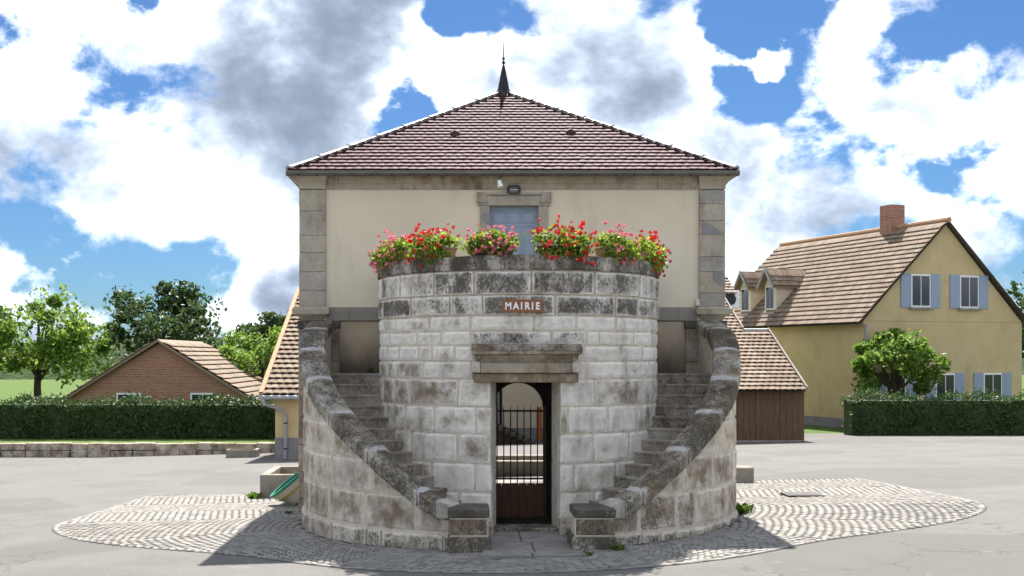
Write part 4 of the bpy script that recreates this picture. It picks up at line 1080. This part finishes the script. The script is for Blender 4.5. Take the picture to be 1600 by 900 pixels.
def hedge(label, x0, x1, y0, y1, z0, z1, dens=900):
    h = thing('hedge', label, 'hedge', ((x0+x1)/2,(y0+y1)/2,z0))
    part('core', M['leaf_hedge'], h, lambda m: m.box(x0+.12,x1-.12,y0+.12,y1-.12,z0,z1-.12))
    area = (x1-x0)*((z1-z0)*2+(y1-y0)); n = int(area*dens/2)
    def fn():
        x = random.uniform(x0,x1); k = random.random()
        zt = z1+.10*math.sin(x*1.7)+.07*math.sin(x*4.1+1)+.05*math.sin(x*9.3)
        if random.random() < .03: return (x, random.uniform(y0,y1), zt+random.uniform(.05,.28))
        if k < .6: return (x, y0+random.gauss(0,.07)+.05*math.sin(x*3.3)+.05, random.uniform(z0,zt))
        if k < .85: return (x, random.uniform(y0,y1), zt+random.gauss(0,.06))
        return (x, y1+random.gauss(0,.05), random.uniform(z0,z1))
    leaf_mass('foliage', h, M['leaf_hedge'], n, fn, .055)
hedge('dark clipped hedge behind the low garden wall on the left', -30,-6.4,27,28.3,-.84,.58, 500)

def tree(label, x, y, h, r_, mat, n=6500, group=None, leaf=.13, zb=None, clumps=46, trunk=.30):
    z0 = G(x,y)-.1 if zb is None else zb
    t = thing('tree', label, 'tree', (x,y,z0), group)
    m = MB(); top = Vector((x,y,z0+h*.62)); m.tube([(x,y,z0),(x+random.uniform(-.1,.1),y,z0+h*.25),top,(x,y,z0+h*.85)], [trunk,trunk*.75,trunk*.4,trunk*.12], 9)
    cc = []
    for k in range(clumps):
        a = random.uniform(0,6.283); e = math.asin(random.uniform(-.55,1)); rr = random.uniform(.35,1.12)**.6
        c = Vector((x+math.cos(a)*math.cos(e)*r_*rr, y+math.sin(a)*math.cos(e)*r_*rr, z0+h*.60+math.sin(e)*h*.36*rr)); cc.append((c, r_*random.choice((.14,.2,.26,.36))*random.uniform(.8,1.2)))
        if k % 3 == 0: m.tube([Vector((x,y,z0+h*random.uniform(.28,.5))), (Vector((x,y,z0+h*.5))+c)/2+Vector((0,0,.1)), c], [trunk*.28,trunk*.18,trunk*.05], 5)
    m.build('trunk', M['bark'], t)
    def fn():
        c, q = random.choice(cc); d = Vector((random.gauss(0,1),random.gauss(0,1),random.gauss(0,1))).normalized()*q*random.uniform(.55,1.08)
        return (c.x+d.x, c.y+d.y, c.z+d.z*.8)
    leaf_mass('crown', t, mat, n, fn, leaf, kind=None)
    return t
tg = 'trees beyond the left garden'
tree('bright green tree behind the hedge at the left edge of the picture', -11.3,42,5.6,2.3, M['leaf'], 7500, tg, .10)
tree('smaller bright green tree rising beside the outbuilding roof', -9.0,46,4.3,1.7, M['leaf'], 5000, tg, .10)
tree('dark round tree standing behind the bright green tree', -14.2,66,7.4,3.2, M['leaf_dark'], 8000, tg, .15)
tree('dark tree crown just above the outbuilding roof', -10.6,70,7.2,2.6, M['leaf_dark'], 7000, tg, .15)
tree('tall dark tree far left beyond the brick house', -21.5,60,9.5,3.8, M['leaf_dark'], 7000, tg, .17)
tree('broad green tree far left beside the brick house', -27.5,54,8.0,4.0, M['leaf'], 7000, tg, .16)
tree('tall green tree at the far left end of the hedge', -33,50,10,4.3, M['leaf_dark'], 7000, tg, .17)
# brick house on the left
bh = thing('brick_house', 'red brick gabled house behind the hedge at the far left', 'house', (-13.5,34,-1.0))
bx0, bx1, bz = -18.4,-10.1,.45
part('wall', M['brick'], bh, lambda m: m.prism([(bx0,-1.3),(bx1,-1.3),(bx1,bz),((bx0+bx1)/2,bz+2.5),(bx0,bz)], 'y', 33,41))
xm = (bx0+bx1)/2
geo3 = tile_shape(.245, .46, .035, .075, .02, .030, .0)
for sgn in (-1,1):
    ex = bx1+.35 if sgn > 0 else bx0-.35
    rfx = part('roof', M['tile_old'], bh, lambda m: m.add([(ex,32.7,bz-.28),(ex,41.3,bz-.28),(xm,41.3,bz+2.57),(xm,32.7,bz+2.57),(ex,32.7,bz-.16),(ex,41.3,bz-.16),(xm,41.3,bz+2.69),(xm,32.7,bz+2.69)], BOXF))
    sv_ = Vector((xm-ex,0,2.85)); tiled_plane(Vector((ex,32.7 if sgn > 0 else 41.3,bz-.15)), (0,sgn,0), sv_, lambda s: (0,8.6), sv_.length, .385, .25, rfx, M['tile_old'], geo3)
for wx in (-15.6,-12.3):
    wn = part('window', M['white'], bh, lambda m: m.box(wx-.55,wx+.55,32.95,33.05,-.5,.75)); part('pane', M['glass'], wn, lambda m: m.box(wx-.47,wx-.03,32.93,32.955,-.42,.67)); part('pane', M['glass'], wn, lambda m: m.box(wx+.03,wx+.47,32.93,32.955,-.42,.67))

# ------------------------------------------------------------------ barn and house with dormers on the right
bn = thing('barn', 'long low barn with brown vertical boards and old tiled roof on the right', 'barn', (8,23,-.7))
x = 3.4
while x < 11.3:
    part('board', M['barnwood'], bn, lambda m: m.bbox(x, x+.212, 23+random.uniform(-.012,.012), 23.06, G(x,23)-.1, 1.35, .006)); x += .218
part('back_wall', M['barnwood'], bn, lambda m: m.box(3.4,11.3,23.08,31.2,-1.2,1.30))
part('sill', M['concrete'], bn, lambda m: m.bbox(3.3,11.45,22.9,23.07,-1.3,G(8,23)+.10,.02))
sB = Vector((0,4.9,2.2)); sA = Vector((0,8.2,3.68))
for (x0, x1, run, rise_) in ((3.2,10.42,8.2,3.68),(10.42,11.42,4.9,2.2)):
    r_ = part('roof', M['gutter'], bn, lambda m: m.add([(x0,22.6,1.13),(x1-.002,22.6,1.13),(x1-.002,22.6+run,1.13+rise_),(x0,22.6+run,1.13+rise_),(x0,22.6+run+.6,1.13),(x1-.002,22.6+run+.6,1.13)], [(0,1,2,3),(3,2,5,4),(0,3,4),(1,5,2),(0,4,5,1)]))
    tiled_plane(Vector((x0,22.55,1.15)), (1,0,0), (0,run,rise_), lambda s: (0,x1-x0), math.hypot(run,rise_), .33, .235, r_, M['tile_old'], geo2)
    v0 = 4.95 if run > 6 else 0.0; vz = v0*rise_/run
    part('verge', M['concrete'], r_, lambda m: m.add([Vector((x1-.03,22.55+v0,1.22+vz)), Vector((x1+.03,22.55+v0,1.22+vz)), Vector((x1+.03,22.55+v0,1.32+vz)), Vector((x1-.03,22.55+v0,1.32+vz)), Vector((x1-.03,22.6+run,1.22+rise_)), Vector((x1+.03,22.6+run,1.22+rise_)), Vector((x1+.03,22.6+run,1.32+rise_)), Vector((x1-.03,22.6+run,1.32+rise_))], BOXF))
part('ridge', M['zinc'], bn, lambda m: m.tube([(10.42,27.5,3.40),(11.42,27.5,3.40)], .09, 8))
# annex with a fan unit
an = thing('annex', 'narrow cream annex with tiled eave just right of the house corner', 'building', (8,33,-1))
part('wall', M['cream'], an, lambda m: m.box(5,11.3,33,36,-1.3,5.15))
ra = part('roof', M['gutter'], an, lambda m: m.add([(4.6,32.6,5.12),(11.4,32.6,5.12),(11.4,34.6,6.1),(4.6,34.6,6.1),(11.4,36.6,5.12),(4.6,36.6,5.12)], [(0,1,2,3),(3,2,4,5),(0,3,5),(1,4,2),(0,5,4,1)]))
tiled_plane(Vector((4.6,32.55,5.14)), (1,0,0), (0,2,.98), lambda s: (0,6.8), 2.2, .33, .235, ra, M['tile_old'], geo2)
fu = thing('fan_unit', 'white outdoor fan unit with round black grille on the annex wall', 'fan unit', W(1140,470,49.7))
c = W(1140,468,49.8); part('casing', M['white'], fu, lambda m: m.bbox(c.x-.5,c.x+.42,32.70,32.99,c.z-.40,c.z+.40,.02))
part('grille', M['iron'], fu, lambda m: m.lathe([(.26,0),(.26,.03),(.05,.045),(.0,.046)], (c.x,32.70,c.z), 20, axis=(0,-1,0)))
# house with dormers: built in its own frame (u along the eave towards the viewer, v into the roof)
AL = R(20); nv = Vector((-math.cos(AL),-math.sin(AL),0)); tv = Vector((math.sin(AL),-math.cos(AL),0)); E0 = W(1100,513,61); E0.z = 3.86
def LC(u, v, z): return E0+tv*u-nv*v+Vector((0,0,z-3.86))
def lbox(m, u0, u1, v0, v1, z0, z1): m.add([LC(a,b,c_) for c_ in (z0,z1) for a, b in ((u0,v0),(u1,v0),(u1,v1),(u0,v1))], BOXF)
dh = thing('dormer_house', 'cream house with steep tiled roof and two gabled dormers on the right', 'house', LC(6,4,-.9))
UL = 12.5
part('wall', M['yellow'], dh, lambda m: lbox(m, .3,UL-.3,.45,9.6,-1.5,3.95))
part('gable', M['yellow'], dh, lambda m: m.add([LC(u,v,z) for u in (.3,UL-.3) for v, z in ((.45,3.96),(9.6,3.96),(5.02,8.45))], [(0,1,2),(5,4,3),(0,3,4,1),(1,4,5,2),(2,5,3,0)]))
rc = part('roof', M['gutter'], dh, lambda m: m.add([LC(u,v,z) for u in (0,UL) for v, z in ((0,3.80),(5,8.55),(10,3.80))], [(0,3,4,1),(1,4,5,2)]))
sl = -nv*5+Vector((0,0,4.75))
tiled_plane(LC(0,-.03,3.84), tv, sl, lambda s: (0,UL), sl.length, .33, .235, rc, M['tile_old'], geo2)
for v_, z_ in ((2.2,.1),(5.0,.1),(7.8,.1),(3.6,4.6),(6.4,4.6)):
    wn = part('window', M['white'], dh, lambda m: lbox(m, UL-.32,UL-.25,v_-.55,v_+.55,z_,z_+1.5))
    for a, b in ((-.48,-.03),(.03,.48)): part('pane', M['glass'], wn, lambda m: lbox(m, UL-.26,UL-.235,v_+a,v_+b,z_+.08,z_+1.42))
    for a, b in ((-1.12,-.58),(.58,1.12)): part('shutter', M['blue'], wn, lambda m: lbox(m, UL-.298,UL-.25,v_+a,v_+b,z_-.02,z_+1.52))
    part('sill', M['concrete'], wn, lambda m: lbox(m, UL-.30,UL-.17,v_-.65,v_+.65,z_-.10,z_-.003))
part('chimney', M['brick'], rc, lambda m: lbox(m, 8.4,9.2,4.6,5.4,7.9,9.7))
part('downpipe', M['pipe'], dh, lambda m: m.tube([LC(UL-.2,.5,3.8), LC(UL-.2,.5,-1.2)], .06, 8))
part('plinth', M['plinthg'], dh, lambda m: lbox(m, .28,UL-.28,.43,9.62,-1.5,-.45))
part('ridge', M['terra'], rc, lambda m: m.tube([LC(0,5,8.6), LC(UL,5,8.6)], .13, 8))
for ud in (2.25,4.40):
    d = part('dormer', M['cream'], dh, lambda m: lbox(m, ud,ud+.95,.80,2.6,4.55,6.0))
    part('dormer_gable', M['cream'], d, lambda m: m.add([LC(u,v,z) for v in (.80,3.0) for u, z in ((ud,6.0),(ud+.95,6.0),(ud+.475,6.6))], [(0,1,2),(5,4,3),(1,4,5,2),(2,5,3,0),(0,3,4,1)]))
    part('window_frame', M['white'], d, lambda m: lbox(m, ud+.12,ud+.83,.765,.81,4.75,5.92))
    for a, b in ((.17,.455),(.495,.78)): part('pane', M['glass'], d, lambda m: lbox(m, ud+a,ud+b,.75,.768,4.80,5.87))
    part('sill', M['zinc'], d, lambda m: lbox(m, ud-.05,ud+1.0,.60,.80,4.50,4.60))
    for sgn, e0 in ((-1,ud-.18),(1,ud+1.13)):
        mid = ud+.475; zo = 5.80; zt = 6.72
        part('dormer_roof', M['tile_old'], d, lambda m: m.add([LC(e0,.5,zo), LC(mid,.5,zt), LC(mid,3.4,zt), LC(e0,3.4,zo), LC(e0,.5,zo+.1), LC(mid,.5,zt+.1), LC(mid,3.4,zt+.1), LC(e0,3.4,zo+.1)], [(3,2,1,0),(4,5,6,7),(0,1,5,4),(1,2,6,5),(2,3,7,6),(3,0,4,7)]))
        tv2 = (LC(mid,.5,zt)-LC(e0,.5,zo)); ee_ = -nv if sgn > 0 else nv
        P_ = LC(e0,.5,zo+.1) if sgn > 0 else LC(e0,3.4,zo+.1)
        tiled_plane(P_, ee_, tv2, lambda s: (0,2.9), tv2.length, .30, .235, d, M['tile_old'], geo2)
        part('bargeboard', M['zinc'], d, lambda m: m.add([LC(e0,.42,zo-.06), LC(mid,.42,zt-.06), LC(mid,.49,zt-.06), LC(e0,.49,zo-.06), LC(e0,.42,zo+.13), LC(mid,.42,zt+.13), LC(mid,.49,zt+.13), LC(e0,.49,zo+.13)], [(3,2,1,0),(4,5,6,7),(0,1,5,4),(1,2,6,5),(2,3,7,6),(3,0,4,7)]))
# kerb stone by the right corner, drain cover
sb = part('stone_block', M['concrete'], None, lambda m: m.bbox(4.42,4.84,4.72,5.15,-.22,WZ(730,21.8),.02)); tag(sb, 'rough stone block on the cobbles right of the stairs', 'stone block')
dc = thing('drain_cover', 'dark iron drain cover in the paving near the right edge', 'drain cover', (5.2,2.2,.05))
part('frame', M['iron'], dc, lambda m: m.box(4.55,5.15,1.45,1.95,G(4.8,1.7)+.002,G(4.8,1.7)+.048))
for k in range(6): part('slat', M['gutter'], dc, lambda m: m.box(4.60,5.10,1.50+k*.075,1.54+k*.075,G(4.8,1.7)+.049,G(4.8,1.7)+.056))
# beyond the right edge of the photograph: garden wall, hedge and trees closing the square
hedge('clipped green hedge along the road right of the barn', 14.5,34,27,28.2,-.9,.75, 420)
tg2 = 'trees beyond the right garden'
tree('large green tree right of the house with dormers', 23.5,44,9.5,4.0, M['leaf'], 8000, tg2, .17)
tree('dark tree at the far right behind the hedge', 30.5,40,8.5,3.6, M['leaf_dark'], 7000, tg2, .16)
tree('young green tree behind the hedge beside the barn gable', 17.8,31,4.6,1.8, M['leaf'], 5000, tg2, .11)
# weeds
def weed(label, x, y, n, s):
    w_ = thing('weed', label, 'weed', (x,y,G(x,y)), 'weeds in the joints'); m = MB()
    for k in range(n):
        a = random.uniform(0,6.28); l_ = s*random.uniform(.5,1.2); c_ = Vector((x+random.gauss(0,s*.35), y+random.gauss(0,s*.35), G(x,y)+.01)); o_ = Vector((math.cos(a),math.sin(a),0)); pz = Vector((0,0,1))
        b = o_.cross(pz)*l_*.16
        m.add([c_-b*.4, c_+b*.4, c_+o_*l_*.35+pz*l_*.6+b, c_+o_*l_*.75+pz*l_*.75, c_+o_*l_*.35+pz*l_*.6-b], [(0,1,2,3,4)], tint=random.random())
    m.build('leaves', M['weed'], w_)
weed('tuft of weeds at the right foot of the curved stair wall', 3.26,-.55,60,.16)
weed('small tuft of weeds in front of the right stair pier', 1.02,-3.42,40,.09)
weed('tuft of weeds at the corner of the stone trough', -4.72,3.9,50,.14)
weed('tiny weeds at the foot of the left house corner pier', -3.6,.75,24,.09)
weed('tiny weeds beside the drain slot right of the entrance', .66,-3.7,18,.06)
weed('weed on the left stair landing against the wall', -2.3,.86,16,.08)
for o in bpy.data.objects:
    if o.name.startswith('weed') and 'landing' in o.get('label', ''): o.location.z += 2.14 - G(-2.3,.86)
for o in bpy.data.objects:
    if o.get('_w') is not None: del o['_w']
